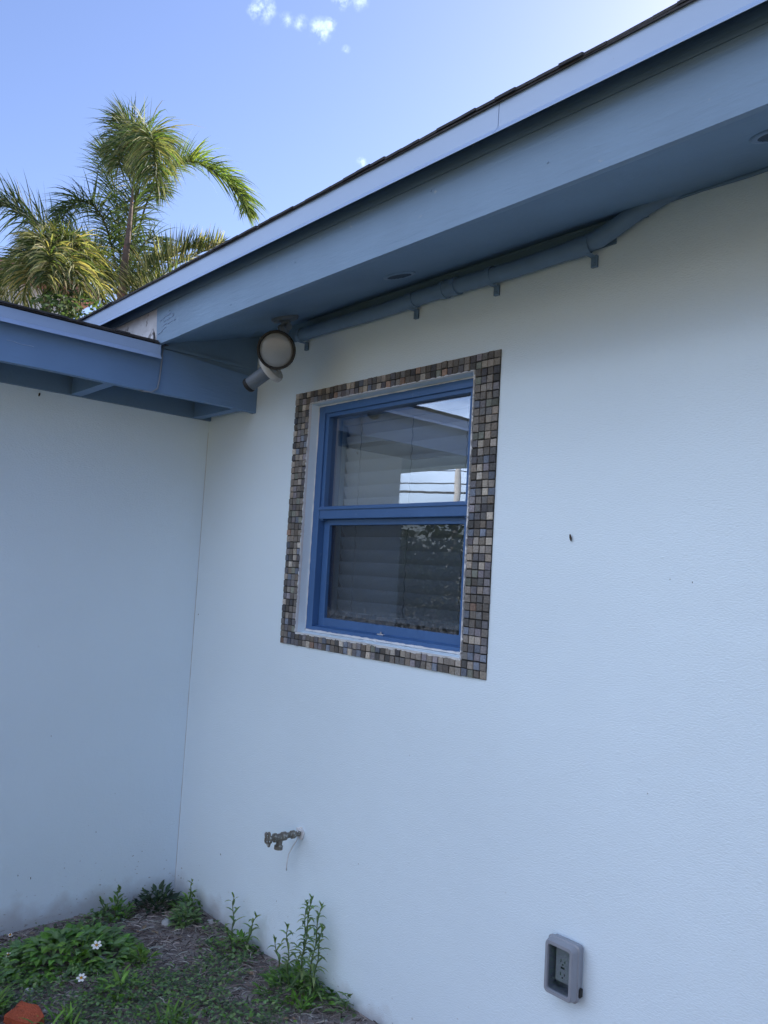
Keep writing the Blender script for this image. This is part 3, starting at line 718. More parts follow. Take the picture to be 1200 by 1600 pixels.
b = MB(); fr = .024; pts = [(fr * (1 + .12 * math.sin(5 * a)) * math.cos(a), fr * (1 + .12 * math.sin(5 * a + 1)) * math.sin(a)) for a in [2 * math.pi * k / 14 for k in range(14)]]
b.prism([(sp0.x + u, -.001, sp0.z + v_) for u, v_ in pts], (0, -.005, 0)); b.box(sp0.x - .018, sp0.x + .016, -.012, -.004, sp0.z + .010, sp0.z + .018)
b.build('wall_collar', M['caulk'], spg)
b = MB(); s0 = sp0 + Vector((-.004, -.012, -.022))
b.tube([sp0 + Vector((.002, -.02, .012)), sp0 + Vector((.003, -.022, -.01)), s0, s0 + Vector((-.012, -.012, -.03)), s0 + Vector((-.024, -.022, -.062)), s0 + Vector((-.026, -.026, -.10)), s0 + Vector((-.028, -.024, -.125))], .0024, 6)
b.build('string', M['caulk'], spg, smooth=True)

# ------------------------------------------------------------------ outlet box with in-use cover
bx = Vector((2.232, 0, .548)); ob = empty('outdoor_outlet_box', bx); tag(ob, 'grey weatherproof outlet box with clear bubble cover low on the white wall', 'outlet')
def rrect(w, h, r, n=5):
    o = []
    for cx, cz, a0 in ((w / 2 - r, h / 2 - r, 0), (-w / 2 + r, h / 2 - r, 90), (-w / 2 + r, -h / 2 + r, 180), (w / 2 - r, -h / 2 + r, 270)):
        for k in range(n + 1): a = R_(a0 + 90 * k / n); o.append((cx + r * math.cos(a), cz + r * math.sin(a)))
    return o
def frame_loft(b, secs, c, closed=True):       # secs = [(w,h,r,y)]
    rings = [[(c.x + u, y, c.z + v_) for u, v_ in rrect(w_, h_, r_)] for w_, h_, r_, y in secs]; n = len(rings[0]); vs = [p for g_ in rings for p in g_]
    b.add(vs, [(i * n + k, i * n + (k + 1) % n, (i + 1) * n + (k + 1) % n, (i + 1) * n + k) for i in range(len(rings) - 1) for k in range(n)])
    return n, rings
W_, H_ = .098, .148
b = MB(); n, rg = frame_loft(b, [(.082, .132, .006, 0), (.082, .132, .006, -.004), (W_ - .004, H_ - .004, .010, -.006), (W_ - .004, H_ - .004, .010, -.020), (W_ - .022, H_ - .024, .006, -.020), (W_ - .022, H_ - .024, .006, -.004)], bx)
b.face(rg[-1]); b.build('base_plate', M['plastic'], ob, smooth=True, angle=35)
b = MB(); n, rg = frame_loft(b, [(W_, H_, .011, -.0215), (W_ + .004, H_ + .004, .013, -.0225), (W_ + .004, H_ + .004, .013, -.030), (W_ - .002, H_ - .002, .013, -.033), (W_ - .006, H_ - .006, .014, -.049), (W_ - .011, H_ - .011, .012, -.053), (W_ - .026, H_ - .028, .007, -.053), (W_ - .030, H_ - .032, .006, -.048), (W_ - .034, H_ - .036, .006, -.024)], bx)
cov = b.build('cover', M['plastic'], ob, smooth=True, angle=35)
gm = glass('clear_polycarbonate', .10, (1, 1, 1), 0, (.72, .76, .80))
b = MB(); n, rg = frame_loft(b, [(W_ - .030, H_ - .032, .006, -.0485), (W_ - .030, H_ - .032, .006, -.0465)], bx); b.face(rg[0]); b.face(rg[1]); b.build('clear_window', gm, cov)
b = MB(); b.box(bx.x + .045, bx.x + .055, -.026, -.012, bx.z - .058, bx.z - .036, b=.002); b.build('latch', M['dark'], cov)
b = MB(); b.box(bx.x - .024, bx.x + .024, -.030, -.005, bx.z - .038, bx.z + .048, b=.003)
dv = b.build('receptacle', M['outlet'], ob)
b = MB()
for zz in (-.016, .018):
    b.box(bx.x - .0075, bx.x - .0055, -.0308, -.0298, bx.z + zz - .004, bx.z + zz + .004); b.box(bx.x + .0055, bx.x + .0075, -.0308, -.0298, bx.z + zz - .003, bx.z + zz + .003)
    b.lathe([(.0023, 0), (.0023, .0008)], (bx.x, -.0298, bx.z + zz - .009), (0, -1, 0), 10)
b.box(bx.x - .006, bx.x + .006, -.0308, -.0298, bx.z - .002, bx.z + .003)
b.build('socket_slots', M['dark'], dv)
# small things on the wall
bg_ = MB(); bg_.lathe([(.0005, -.012), (.0025, -.008), (.0036, 0), (.0026, .006), (.001, .010), (.0005, .011)], (2.185, -.006, 1.732), (-.2, -.05, 1), 10)
tag(bg_.build('bagworm_case', mat('bagworm_brown', (.06, .045, .04), .9, .3, 300), smooth=True), 'tiny dark bagworm case clinging to the white wall right of the window', 'insect case')
bg_ = MB(); bg_.lathe([(.0005, -.009), (.0035, -.005), (.0035, .004), (.0005, .009)], (LX + .004, -.83, 2.285), (0, .2, 1), 10)
tag(bg_.build('mud_dab', mat('mud_dark', (.05, .045, .045), .9), smooth=True), 'tiny dark insect dab high on the left wall just below the eave', 'insect nest')

# ------------------------------------------------------------------ neighbouring house with clay roof, beyond the palms
nb = empty('neighbour_house', (-13, -1.5, 0)); tag(nb, 'pale neighbouring house with orange-brown clay tile roof behind the palms at the left edge', 'house')
def roof_hip(b, x0, x1, y0, y1, z, h, ov=.5):
    x0 -= ov; x1 += ov; y0 -= ov; y1 += ov; w2 = (x1 - x0) / 2
    a, c = (x0 + w2, y0 + w2, z + h), (x0 + w2, y1 - w2, z + h)
    b.face([(x0, y0, z), (x1, y0, z), a]); b.face([(x1, y0, z), (x1, y1, z), c, a]); b.face([(x1, y1, z), (x0, y1, z), c]); b.face([(x0, y1, z), (x0, y0, z), a, c])
    b.face([(x0, y0, z - .12), (x1, y0, z - .12), (x1, y1, z - .12), (x0, y1, z - .12)])
    for p, q in (((x0, y0), (x1, y0)), ((x1, y0), (x1, y1)), ((x1, y1), (x0, y1)), ((x0, y1), (x0, y0))):
        b.face([(*p, z), (*q, z), (*q, z - .12), (*p, z - .12)])
NX0, NX1, NY0, NY1, NZ = -20.5, -13.6, -8.0, 3.9, 7.1
b = MB(); b.box(NX0, NX1, NY0, NY1, 0, NZ); b.build('wall', M['nwall'], nb)
b = MB(); roof_hip(b, NX0, NX1, NY0, NY1, NZ + .12, 1.5); 
for k in range(54):      # barrel tile ridges down the east slope
    yy = NY0 - .4 + k * .235
    b.tube([(NX1 + .52, yy, NZ + .13), (NX1 - 3.2, yy, NZ + .12 + 1.5 * 3.7 / 3.75)], .06, 6) if NY0 + 3 < yy < NY1 - 3.2 else b.tube([(NX1 + .52, yy, NZ + .13), (NX1 + .5 - max(min(yy - NY0 + .5, NY1 + .5 - yy), .1), yy, NZ + .12 + 1.5 * max(min(yy - NY0 + .5, NY1 + .5 - yy), .1) / 3.75)], .06, 6)
b.build('roof', M['clay'], nb)
for yy in (-6.5, -3.6, -1.0):
    for zz in (4.4, 1.0):
        b = MB(); b.box(NX1 - .02, NX1 + .04, yy - .6, yy + .6, zz, zz + 1.2); wf = b.build('window', M['petal'], nb)
        b = MB(); b.box(NX1 + .04, NX1 + .05, yy - .52, yy + .52, zz + .08, zz + 1.12); b.build('pane', M['nglass'], wf)

# unseen house added behind the camera to block low sky and bounce warm light
nb2 = empty('unseen_blocker_house', (9, -10, 0)); tag(nb2, 'added unseen tan house behind the camera, blocking low sky and bouncing warm light', 'house')
b = MB(); b.box(1.5, 17, -17, -9.5, 0, 4.6); b.build('wall', mat('tan_bounce_wall', (.22, .17, .12), .85, .06, 3, .3, 60), nb2)
b = MB(); roof_hip(b, 1.5, 17, -17, -9.5, 4.62, 1.6); b.build('roof', M['shingle'], nb2)
for xx in (4.5, 9, 13.5):
    b = MB(); b.box(xx - .7, xx + .7, -9.5, -9.44, 1.0, 2.3); wf = b.build('window', M['petal'], nb2)
    b = MB(); b.box(xx - .62, xx + .62, -9.44, -9.43, 1.08, 2.22); b.build('pane', M['nglass'], wf)

# ------------------------------------------------------------------ palms
def smooth_path(pts, n):
    P_ = [Vector(p) for p in pts]; P_ = [P_[0] * 2 - P_[1]] + P_ + [P_[-1] * 2 - P_[-2]]; out = []
    m = len(P_) - 3
    for i in range(n + 1):
        u = i / n * m; k = min(int(u), m - 1); t = u - k; a, b_, c, d = P_[k:k + 4]
        out.append(.5 * ((2 * b_) + (c - a) * t + (2 * a - 5 * b_ + 4 * c - d) * t * t + (3 * b_ - a - 3 * c + d) * t ** 3))
    return out
def leaflet(b, p, d, L_, w_, droop, col, rnd, seg=4):
    d = d.normalized(); side = d.cross(Vector((rnd.uniform(-1, 1), rnd.uniform(-1, 1), rnd.uniform(-.3, 1)))).normalized()
    pos = p.copy(); cur = d.copy(); pv = None; st = L_ / seg
    for i in range(seg + 1):
        t = i / seg; wd = w_ * (.55 + .9 * t if t < .4 else (1 - t) / .6 * .92 + .02) * .5
        a, c = pos - side * wd, pos + side * wd
        if pv: b.face([pv[0], pv[1], c, a], col)
        pv = (a, c); pos = pos + cur * st; cur = (cur + Vector((0, 0, -1)) * droop / seg * (1 + t)).normalized()
def frond(parent, pts, L_, n, cols, seed, droop=.7, bare=.18, up=.25, w_=.028, fwd=.75, tipcol=None, rr=.02, plume=.8):
    rnd = random.Random(seed); path = smooth_path(pts, 60); b = MB(); n = int(n * 1.7); w_ *= .78
    b.tube(path[::3], [rr * (1 - .85 * i / 20) for i in range(len(path[::3]))], 6, col=(.13, .14, .05))
    for i in range(n):
        u = bare + (1 - bare) * (i + rnd.random()) / n; k = min(int(u * 60), 59); p = path[k].lerp(path[k + 1], u * 60 - k)
        t = (path[k + 1] - path[k]).normalized(); s = t.cross(Vector((0, 0, 1)))
        if s.length < .2: s = t.cross(Vector((.7, .7, .1)))
        s.normalize(); nn = s.cross(t)
        env = math.sin(math.pi * min(1, (.16 + .84 * (u - bare) / (1 - bare)) * .93)) ** .55
        for sg in (-1, 1):
            a = rnd.gauss(up, plume * .6)
            d = t * (fwd + rnd.uniform(-.15, .2) + .5 * (u - .5)) + s * sg * math.cos(a) + nn * math.sin(a)
            c = rnd.choice(cols)
            if tipcol and rnd.random() < .35: c = tipcol
            leaflet(b, p, d, L_ * env * rnd.uniform(.75, 1.1), w_ * rnd.uniform(.7, 1.2), droop * rnd.uniform(.6, 1.4), lc(c, .25, rnd), rnd)
    return b.build('frond', M['palm'], parent, loc=pts[0])
G1 = [(.06, .09, .038), (.075, .11, .045), (.05, .075, .04), (.12, .145, .075)]
G2 = [(.12, .18, .045), (.09, .14, .04), (.16, .20, .07)]
G3 = [(.085, .11, .04), (.065, .09, .035), (.13, .14, .06), (.05, .07, .03)]
GD = [(.030, .05, .032), (.04, .065, .03), (.05, .075, .035)]
def palm(label, base_px, dist, crown_py, r0, group=None):
    top = at(base_px, crown_py, dist); o = empty('palm_tree', (top.x, top.y, 0)); tag(o, label, 'palm tree', group)
    b = MB(); pts = [(top.x + .12 * math.sin(i * .5), top.y + .05 * i / 12, top.z * i / 12) for i in range(12)] + [tuple(top)]
    b.tube(pts, [r0 * (1.25 - .35 * i / 12) * (1.06 if i % 2 else .96) for i in range(13)], 14); b.build('trunk', M['bark'], o, smooth=True)
    return o, top
def PX(lst): return [at(*q) for q in lst]
GP = 'palms rising behind the lower roof'
D = 12.6
o, top = palm('tall feathery palm with upright plume and one frond arching right over the roof', 190, D, 470, .075, GP)
b = MB(); b.tube(smooth_path(PX([(190, 482, D), (191, 450, D - .35), (197, 395, D - .55), (203, 345, D - .5), (208, 295, D - .2)]), 20), [.08 - .0032 * i for i in range(21)], 10); b.build('crownshaft', M['bark'], o, smooth=True)
frond(o, PX([(190, 475, D), (197, 400, D), (204, 330, D - .05), (211, 260, D - .1), (212, 222, D - .1), (203, 198, D), (190, 184, D + .2)]), .66, 150, G1 + GD, 1, .55, .15, .1, .03, .8, plume=1.2)
frond(o, PX([(192, 475, D), (203, 380, D - .1), (214, 290, D - .3), (222, 232, D - .6), (232, 212, D - 1.0), (240, 225, D - 1.4), (243, 275, D - 1.6)]), .85, 150, G1 + G2, 2, 1.3, .35, .1, .028, .55, (.22, .21, .10), plume=1.2)
frond(o, PX([(192, 475, D), (205, 400, D + .2), (216, 300, D + .3), (222, 245, D + .2), (205, 212, D - .1), (190, 222, D - .5), (186, 260, D - .8)]), .72, 120, G1, 3, 1.2, .4, 0, .028, .5, (.18, .18, .10), plume=1.2)
frond(o, PX([(192, 475, D), (212, 380, D + .3), (232, 310, D + .2), (262, 268, D), (300, 252, D - .2), (345, 275, D - .4), (372, 305, D - .5), (384, 330, D - .6)]), .66, 150, G2 + G1[:2], 4, .8, .40, .55, .026, .9, (.26, .32, .09), plume=.8)
frond(o, PX([(190, 478, D), (178, 400, D - .2), (160, 340, D - .4), (135, 315, D - .6), (108, 325, D - .8), (92, 360, D - 1)]), .58, 110, G1 + GD, 5, .9, .22, .3, .026, .6, plume=1.0)
frond(o, PX([(188, 480, D), (150, 430, D + .3), (105, 385, D + .5), (50, 345, D + .6), (0, 317, D + .7), (-60, 305, D + .8)]), .74, 150, GD, 6, .55, .18, .25, .034, .5, plume=.7)  # this back frond's shade is put into its darker leaf greens
frond(o, PX([(192, 478, D), (205, 430, D - .2), (222, 385, D - .4), (243, 370, D - .6), (262, 385, D - .8)]), .45, 55, G1 + GD, 7, .9, .15, .2, .026, .6, plume=1.1)
frond(o, PX([(190, 480, D), (175, 440, D - .2), (150, 400, D - .3), (125, 390, D - .5), (105, 410, D - .7)]), .6, 110, GD + G1, 8, .9, .12, .2, .028, .6, plume=1.2)
frond(o, PX([(192, 476, D), (199, 400, D + .3), (208, 330, D + .5), (235, 290, D + .6), (255, 300, D + .7)]), .62, 110, G1 + GD, 9, .7, .1, .1, .028, .6, plume=1.2)
frond(o, PX([(190, 476, D), (188, 400, D + .3), (182, 320, D + .5), (172, 260, D + .6), (165, 235, D + .7)]), .62, 110, GD + G1, 10, .5, .1, .1, .028, .6, plume=1.2)
frond(o, PX([(192, 478, D), (215, 450, D - .2), (235, 432, D - .3), (255, 440, D - .5)]), .5, 80, G2 + G1, 16, .8, .1, .2, .026, .6, plume=1.1)

D = 10.6
o, top = palm('rounded palm with drooping yellow-tipped leaves in front of the tall palm', 74, D, 452, .06, GP)
ends = [((70, 415, D - .1), (35, 412, D + .1), (-8, 455, D + .1)), ((74, 385, D - .1), (62, 372, D - .3), (40, 400, D - .7)), ((82, 390, D), (110, 375, D - .2), (142, 405, D - .4)),
        ((90, 400, D), (135, 395, D), (172, 440, D + .1)), ((95, 420, D - .1), (140, 430, D - .3), (165, 480, D - .4)), ((80, 415, D - .4), (95, 430, D - .8), (98, 480, D - .9)),
        ((68, 410, D - .3), (48, 420, D - .7), (35, 470, D - .8)), ((60, 412, D - .1), (22, 425, D - .3), (-2, 480, D - .4)), ((85, 400, D + .4), (120, 388, D + .7), (150, 410, D + .9)), ((76, 400, D + .4), (66, 378, D + .7), (48, 385, D + .9)),
        ((85, 400, D - .3), (112, 412, D - .7), (128, 455, D - .9)), ((77, 395, D - .3), (78, 400, D - .8), (72, 440, D - 1.1))]
for i, e in enumerate(ends):
    frond(o, [at(75, 450, D)] + PX(list(e)), .50, 62, G3, 20 + i, 1.15, .22, .35, .028, .75, (.33, .29, .14), rr=.014, plume=.9)
D = 11.6
o, top = palm('low palm with upright pale-tipped leaves showing just above the main roof edge', 214, D, 500, .05, GP)
for i, e in enumerate([((232, 455, D), (268, 418, D - .1), (312, 396, D - .2), (348, 378, D - .3)), ((228, 440, D), (252, 412, D), (285, 392, D - .1), (320, 384, D - .2)), ((215, 470, D + .2), (218, 440, D + .3), (238, 410, D + .4), (262, 405, D + .4)), ((235, 480, D - .2), (262, 450, D - .4), (290, 440, D - .6), (315, 440, D - .8))]):
    frond(o, [at(214, 498, D)] + PX(list(e)), .46, 85, G1 + G3, 40 + i, .15, .12, .75, .026, .6, (.42, .38, .22), rr=.014, plume=.6)

def leaf_blob(b, c, r, n, size, cols, rnd):
    for _ in range(n):
        while True:
            q = Vector((rnd.uniform(-1, 1), rnd.uniform(-1, 1), rnd.uniform(-1, 1)))
            if q.length < 1: break
        q *= (1 - .35 * rnd.random() ** 2) / max(q.length, .3) * q.length ** .4
        p = c + Vector((q.x * r.x, q.y * r.y, q.z * r.z)); d = Vector((rnd.gauss(0, 1), rnd.gauss(0, 1), rnd.gauss(0, .6))).normalized(); s = d.orthogonal().normalized(); s.rotate(Matrix.Rotation(rnd.uniform(0, 6.3), 3, d))
        L_ = size * rnd.uniform(.6, 1.3); w_ = L_ * .24
        b.face([p, p + d * L_ * .5 + s * w_, p + d * L_, p + d * L_ * .5 - s * w_], lc(rnd.choice(cols), .3, rnd))
def bush(label, c, clumps, n, size, cols, seed, cat='bush', group=None, name='shrub', trunk=.05):
    rnd = random.Random(seed); o = empty(name, (c.x, c.y, 0)); tag(o, label, cat, group)
    b = MB()
    for q, r in clumps: leaf_blob(b, c + Vector(q), Vector(r), n, size, cols, rnd)
    b.build('crown', M['palm'], o, loc=c)
    b = MB(); b.tube([(c.x, c.y, 0), (c.x + .1, c.y, c.z * .5), (c.x, c.y + .05, c.z)], [trunk * 1.3, trunk, trunk * .7], 8)
    for q, r in clumps: b.tube([(c.x, c.y, c.z * .6), tuple(c + Vector(q))], [trunk * .5, trunk * .2], 6)
    b.build('trunk', M['bark'], o, smooth=True); return o
c = at(122, 497, 9.8)
bush('dark small-leaved shrub tucked beneath the palms at the valley of the roofs', c, [((0, 0, 0), (.35, .35, .35)), ((.15, -.3, -.1), (.3, .3, .3)), ((-.2, .35, -.05), (.4, .3, .28)), ((-.1, .75, .0), (.35, .3, .3))], 420, .075, [(.05, .085, .03), (.08, .12, .05), (.13, .16, .10)], 70)

# ------------------------------------------------------------------ things seen only in the window's reflection: hedge trees, pole and wires
rnd = random.Random(77)
cl = []
hd_ = MB(); base_h = Vector((-7.2, -7.4, 0))
for k in range(30):
    u = (k / 29 - .5) * 11; cl.append(((u * .67, -u * .74, rnd.uniform(-.2, .35)), (.75, .75, 1.3)))
bush('long dark clipped hedge across the yard, mirrored in the lower window pane', base_h + Vector((0, 0, 1.15)), cl, 1100, .10, GD, 91, 'hedge', None, 'hedge', .05)
for i, (x, y, h, r) in enumerate(((-20, -14.5, 3.0, 1.6), (-17.5, -17.5, 3.6, 1.8), (-15, -21, 3.1, 1.7), (-12.5, -24, 3.8, 1.9), (-23, -11, 2.7, 1.6), (-9, -27, 3.3, 1.8))):
    cl = [((rnd.uniform(-.8, .8) * r, rnd.uniform(-.8, .8) * r, rnd.uniform(-.5, .3) * h * .5), (r * .6, r * .6, r * .5)) for _ in range(7)]
    bush(['round bushy tree behind the hedge, mirrored in the window', 'broad bushy tree beside the utility pole, mirrored in the window', 'bushy tree just right of the utility pole, mirrored in the window', 'tallest tree across the street, farthest right of the pole', 'low bushy tree across the street, farthest left behind the hedge', 'far rounded tree across the street beyond the tallest tree'][i], Vector((x, y, h * .62)), cl, 260, .34, G1 + GD, 80 + i, 'tree', 'trees across the street', 'bushy_tree', .12)
PP = Vector((-24.0, -27.0, 0))
po = empty('utility_pole', PP); tag(po, 'grey utility pole carrying wires, mirrored at the right of the upper window pane', 'pole')
b = MB(); b.tube([PP + Vector((0, 0, -.2)), PP + Vector((0, 0, 7.9))], [.22, .13], 14); b.build('shaft', M['pole'], po, smooth=True)
b = MB(); b.tube([PP + Vector((-.9, .8, 7.5)), PP + Vector((.9, -.8, 7.5))], .07, 6); b.build('crossarm', M['pole'], po)
for k, (z, sag, dz) in enumerate(((6.9, .25, -.15), (6.25, .3, -.25), (5.8, .2, -.1))):
    b = MB(); a = PP + Vector((0, 0, z))
    for far in (Vector((-58, 12, z + dz - 1.2)), Vector((12, -66, z + .5))):
        b.tube([a.lerp(far, i / 24) - Vector((0, 0, 4 * sag * (i / 24) * (1 - i / 24))) for i in range(25)], (.028, .035, .06)[k], 5)
    tag(b.build('overhead_wire', M['wire']), ['topmost overhead wire on the utility pole, mirrored in the window', 'middle overhead wire on the utility pole, mirrored in the window', 'thick lowest overhead cable on the utility pole, mirrored in the window'][k], 'wire', 'overhead wires')

# ------------------------------------------------------------------ ground litter and plants
rnd = random.Random(5)
def inbed(): # random spot of the visible soil bed
    x = rnd.uniform(-.01, 1.75); y = rnd.uniform(-1.35, -.01); return x, y
b = MB()
for i in range(8200):
    x, y = inbed(); z = gzn(x, y) + rnd.uniform(.001, .012); a = rnd.uniform(0, 6.3); L_ = rnd.uniform(.012, .06) * (1.6 if rnd.random() < .06 else 1)
    bend = rnd.uniform(-.5, .5); p0 = Vector((x, y, z)); p1 = p0 + Vector((math.cos(a), math.sin(a), rnd.uniform(-.1, .25))) * L_ * .5; p2 = p1 + Vector((math.cos(a + bend), math.sin(a + bend), rnd.uniform(-.35, .1))) * L_ * .5
    if max(p1.y, p2.y) > -.004 or min(p1.x, p2.x) < LX + .004: continue
    k = rnd.choice([(.26, .22, .20), (.38, .34, .31), (.14, .11, .10), (.50, .46, .43), (.20, .155, .14), (.08, .06, .055)])
    b.tube([p0, p1, p2], [rnd.uniform(.0007, .0020)] * 3, 4, lc(k, .2, rnd), cap=False)
for i in range(260):     # curled dead leaves among the straw
    x, y = inbed(); x = max(x, .05); y = min(y, -.05); a = rnd.uniform(0, 6.3); L_ = rnd.uniform(.012, .03); p = Vector((x, y, gzn(x, y) + .008)); d = Vector((math.cos(a), math.sin(a), rnd.uniform(-.1, .5))) * L_; q = Vector((-math.sin(a), math.cos(a), rnd.uniform(-.4, .4))) * L_ * .3
    b.face([p, p + d * .5 + q, p + d], lc(rnd.choice([(.22, .14, .09), (.34, .27, .19), (.14, .09, .07)]), .3, rnd)); b.face([p, p + d, p + d * .5 - q + Vector((0, 0, .004))], lc((.26, .19, .13), .3, rnd))
tag(b.build('twig_litter', M['twig']), 'dry twigs and straw scattered over the bare soil bed', 'litter', kind='stuff')
b = MB()
for i in range(900):
    x, y = inbed(); s = rnd.uniform(.002, .007); z = gzn(x, y); vs = [Vector((x, y, z)) + Vector((rnd.uniform(-1, 1), rnd.uniform(-1, 1), rnd.uniform(-.2, 1))).normalized() * s for _ in range(6)]
    b.add(vs, [(0, 1, 2), (0, 2, 3), (0, 3, 4), (1, 2, 5), (2, 3, 5), (3, 4, 5), (0, 4, 1), (1, 4, 5)], lc(rnd.choice([(.25, .23, .22), (.13, .11, .10), (.45, .44, .43)]), .3, rnd))
tag(b.build('pebbles', M['twig']), 'small pebbles and crumbs of soil among the twigs', 'pebbles', kind='stuff')

def leaf(b, p, d, L_, w_, col, up=Vector((0, 0, 1)), droop=.3, seg=4, fold=.15):
    d = d.normalized(); s = d.cross(up)
    if s.length < .05: s = d.orthogonal()
    s.normalize(); pv = None; pos = p.copy(); cur = d.copy()
    for i in range(seg + 1):
        t = i / seg; wd = w_ * .5 * math.sin(math.pi * (.08 + .92 * t) ** .8) if t < 1 else .0
        n_ = s.cross(cur).normalized()
        a, m_, c = pos - s * wd + n_ * wd * fold, pos, pos + s * wd + n_ * wd * fold
        if pv: b.face([pv[0], pv[1], m_, a], col); b.face([pv[1], pv[2], c, m_], col)
        pv = (a, m_, c); pos = pos + cur * (L_ / seg); cur = (cur + Vector((0, 0, -1)) * droop / seg).normalized()
WG = [(.15, .25, .10), (.18, .29, .12), (.11, .18, .08), (.22, .31, .13)]
BG = [(.13, .27, .045), (.17, .34, .055), (.10, .21, .045)]
LG = [(.12, .23, .04), (.15, .26, .05)]
# creeping ground cover
b = MB()
def cover_density(x, y):
    v = mnoise.noise(Vector((x * 3.1 + 4, y * 3.1, 1))) + .5 * mnoise.noise(Vector((x * 7, y * 7, 2)))
    d_ = v + .05 + .85 * min(1, max(0, (-.42 - y + .35 * (x - .6)) * 2.2))
    if x > .75 and y > -.45: d_ += .28
    if x < .55 and y > -.35: d_ -= .45
    if x > 1.28 and y > -.25: d_ -= .9
    return d_
cnt = 0
for i in range(60000):
    x, y = inbed()
    if y > -.02 or x < .01 or (x - .76) ** 2 + (y + .92) ** 2 < .012: continue
    if cover_density(x, y) < .30 + rnd.uniform(-.25, .25): continue
    z = gzn(x, y); h = rnd.uniform(.003, .035); p = Vector((x, y, z + h)); a = rnd.uniform(0, 6.3); d = Vector((math.cos(a), math.sin(a), rnd.uniform(-.2, .7)))
    s = rnd.uniform(.008, .020); c = lc(rnd.choice(WG + BG[:1] + [(.07, .115, .06)] * 2), .3, rnd)
    pp = p + d.normalized() * s; sd = d.cross(Vector((0, 0, 1))).normalized() * s * .42
    if max(pp.y, p.y) > -.004 or min(pp.x, p.x) < LX + .004: continue
    b.face([p, p + d.normalized() * s * .45 + sd, pp, p + d.normalized() * s * .45 - sd], c); cnt += 1
    if cnt > 16000: break
tag(b.build('ground_cover', M['leaf']), 'creeping low green weeds spreading over the soil', 'ground cover', kind='stuff')

def clampwall(v): v.y = min(v.y, -.003); v.x = max(v.x, LX + .004); return v
def stem_weed(label, base, stems, group=None, name='weed', cols=WG, lf=.05, lw=.010, foot=0, footr=.08, footcols=BG, droop=.9, seed=1, step=.012):
    rnd = random.Random(seed); base = Vector(base); o = empty(name, base); tag(o, label, 'weed', group)
    bs = MB(); bl = MB()
    for (dx, dy, h, lx, ly) in stems:
        p0 = base + Vector((dx * .4, dy * .4, -.01)); n = 10
        path = [p0 + Vector((dx * .6 + lx * (i / n) ** 1.5 + .006 * math.sin(i * 1.3), dy * .6 + ly * (i / n) ** 1.5, h * i / n)) for i in range(n + 1)]; path = [clampwall(q) for q in path]
        bs.tube(path, [.0026 * (1 - .7 * i / n) + .0006 for i in range(n + 1)], 6, (.10, .15, .05))
        z = .12; a = rnd.uniform(0, 6.3)
        m = int(h / step)
        for k in range(m):
            u = .10 + .90 * k / m; i = min(int(u * n), n - 1); p = path[i].lerp(path[i + 1], u * n - i); a += 2.4 + rnd.uniform(-.3, .3)
            L_ = lf * (1.05 - .55 * u) * rnd.uniform(.75, 1.2); d = Vector((math.cos(a), math.sin(a), .35 + .9 * u))
            if p.y + d.y * L_ > -.004: d.y = -abs(d.y) * .6
            if p.x + d.x * L_ < LX + .004: d.x = abs(d.x)
            leaf(bl, p, d, L_, lw * rnd.uniform(.8, 1.2), lc(rnd.choice(cols), .25, rnd), droop=droop * rnd.uniform(.6, 1.5))
        for k in range(7):
            a = rnd.uniform(0, 6.3); leaf(bl, path[-1], Vector((math.cos(a) * .5, -abs(math.sin(a)) * .5, 1)), lf * .35, lw * .6, lc(rnd.choice(LG), .2, rnd), droop=.4)
    for k in range(foot):
        a = rnd.uniform(0, 6.3); rr_ = footr * math.sqrt(rnd.random()); p = clampwall(base + Vector((rr_ * math.cos(a), rr_ * math.sin(a), rnd.uniform(.0, .075) * (1.2 - rr_ / footr)))); 
        d = Vector((math.cos(a), math.sin(a), rnd.uniform(.2, 1.6))); L_ = rnd.uniform(.02, .05)
        if p.y + L_ > -.004: d.y = -abs(d.y) - .2
        if p.x - L_ < LX + .004: d.x = abs(d.x) + .2
        leaf(bl, p, d, L_, L_ * rnd.uniform(.3, .5), lc(rnd.choice(footcols), .3, rnd), droop=.8)
    bs.build('stem', M['leaf'], o, loc=base, smooth=True); bl.build('foliage', M['leaf'], o, loc=base)
    return o
def gp(x, y): return (x, y, gzn(x, y))
GW = 'weeds growing along the foot of the wall'
stem_weed('tallest leafy weed with several upright stems against the right wall', gp(1.13, -.085), [(0, 0, .335, .0, .03), (.04, .01, .33, .02, .02), (-.045, -.02, .22, -.03, 0), (.065, .01, .26, .02, .01), (-.09, -.02, .16, -.03, -.02), (-.02, .02, .30, -.02, .02)], GW, foot=190, footr=.15, seed=3, lf=.075, lw=.0105, step=.0095, droop=1.9)
stem_weed('pair of slim upright thin-leaved weeds by the right wall, left of the tallest weed', gp(.69, -.075), [(-.05, .0, .19, -.045, .02), (.035, .01, .165, .03, .02), (0, -.02, .10, -.02, -.03)], GW, foot=60, footr=.09, seed=5, lf=.072, lw=.013, step=.011, droop=1.2)
stem_weed('broad-leaved weed with ladder-like leaves standing against the left wall', gp(.075, -.335), [(.0, 0, .135, .0, .01), (-.03, -.03, .09, 0, -.03), (.03, .02, .07, .02, .02)], GW, foot=70, footr=.075, seed=7, lf=.055, lw=.018, droop=.5)
stem_weed('dark low clump of weeds in the corner where the two walls meet', gp(.085, -.14), [(-.004, .004, .07, -.03, .02), (.004, .004, .06, .03, .02), (-.004, -.004, .08, -.04, -.05)], GW, foot=200, footr=.10, seed=8, lf=.035, lw=.015, cols=[(.04, .075, .04)], footcols=[(.035, .07, .04), (.05, .09, .05)])
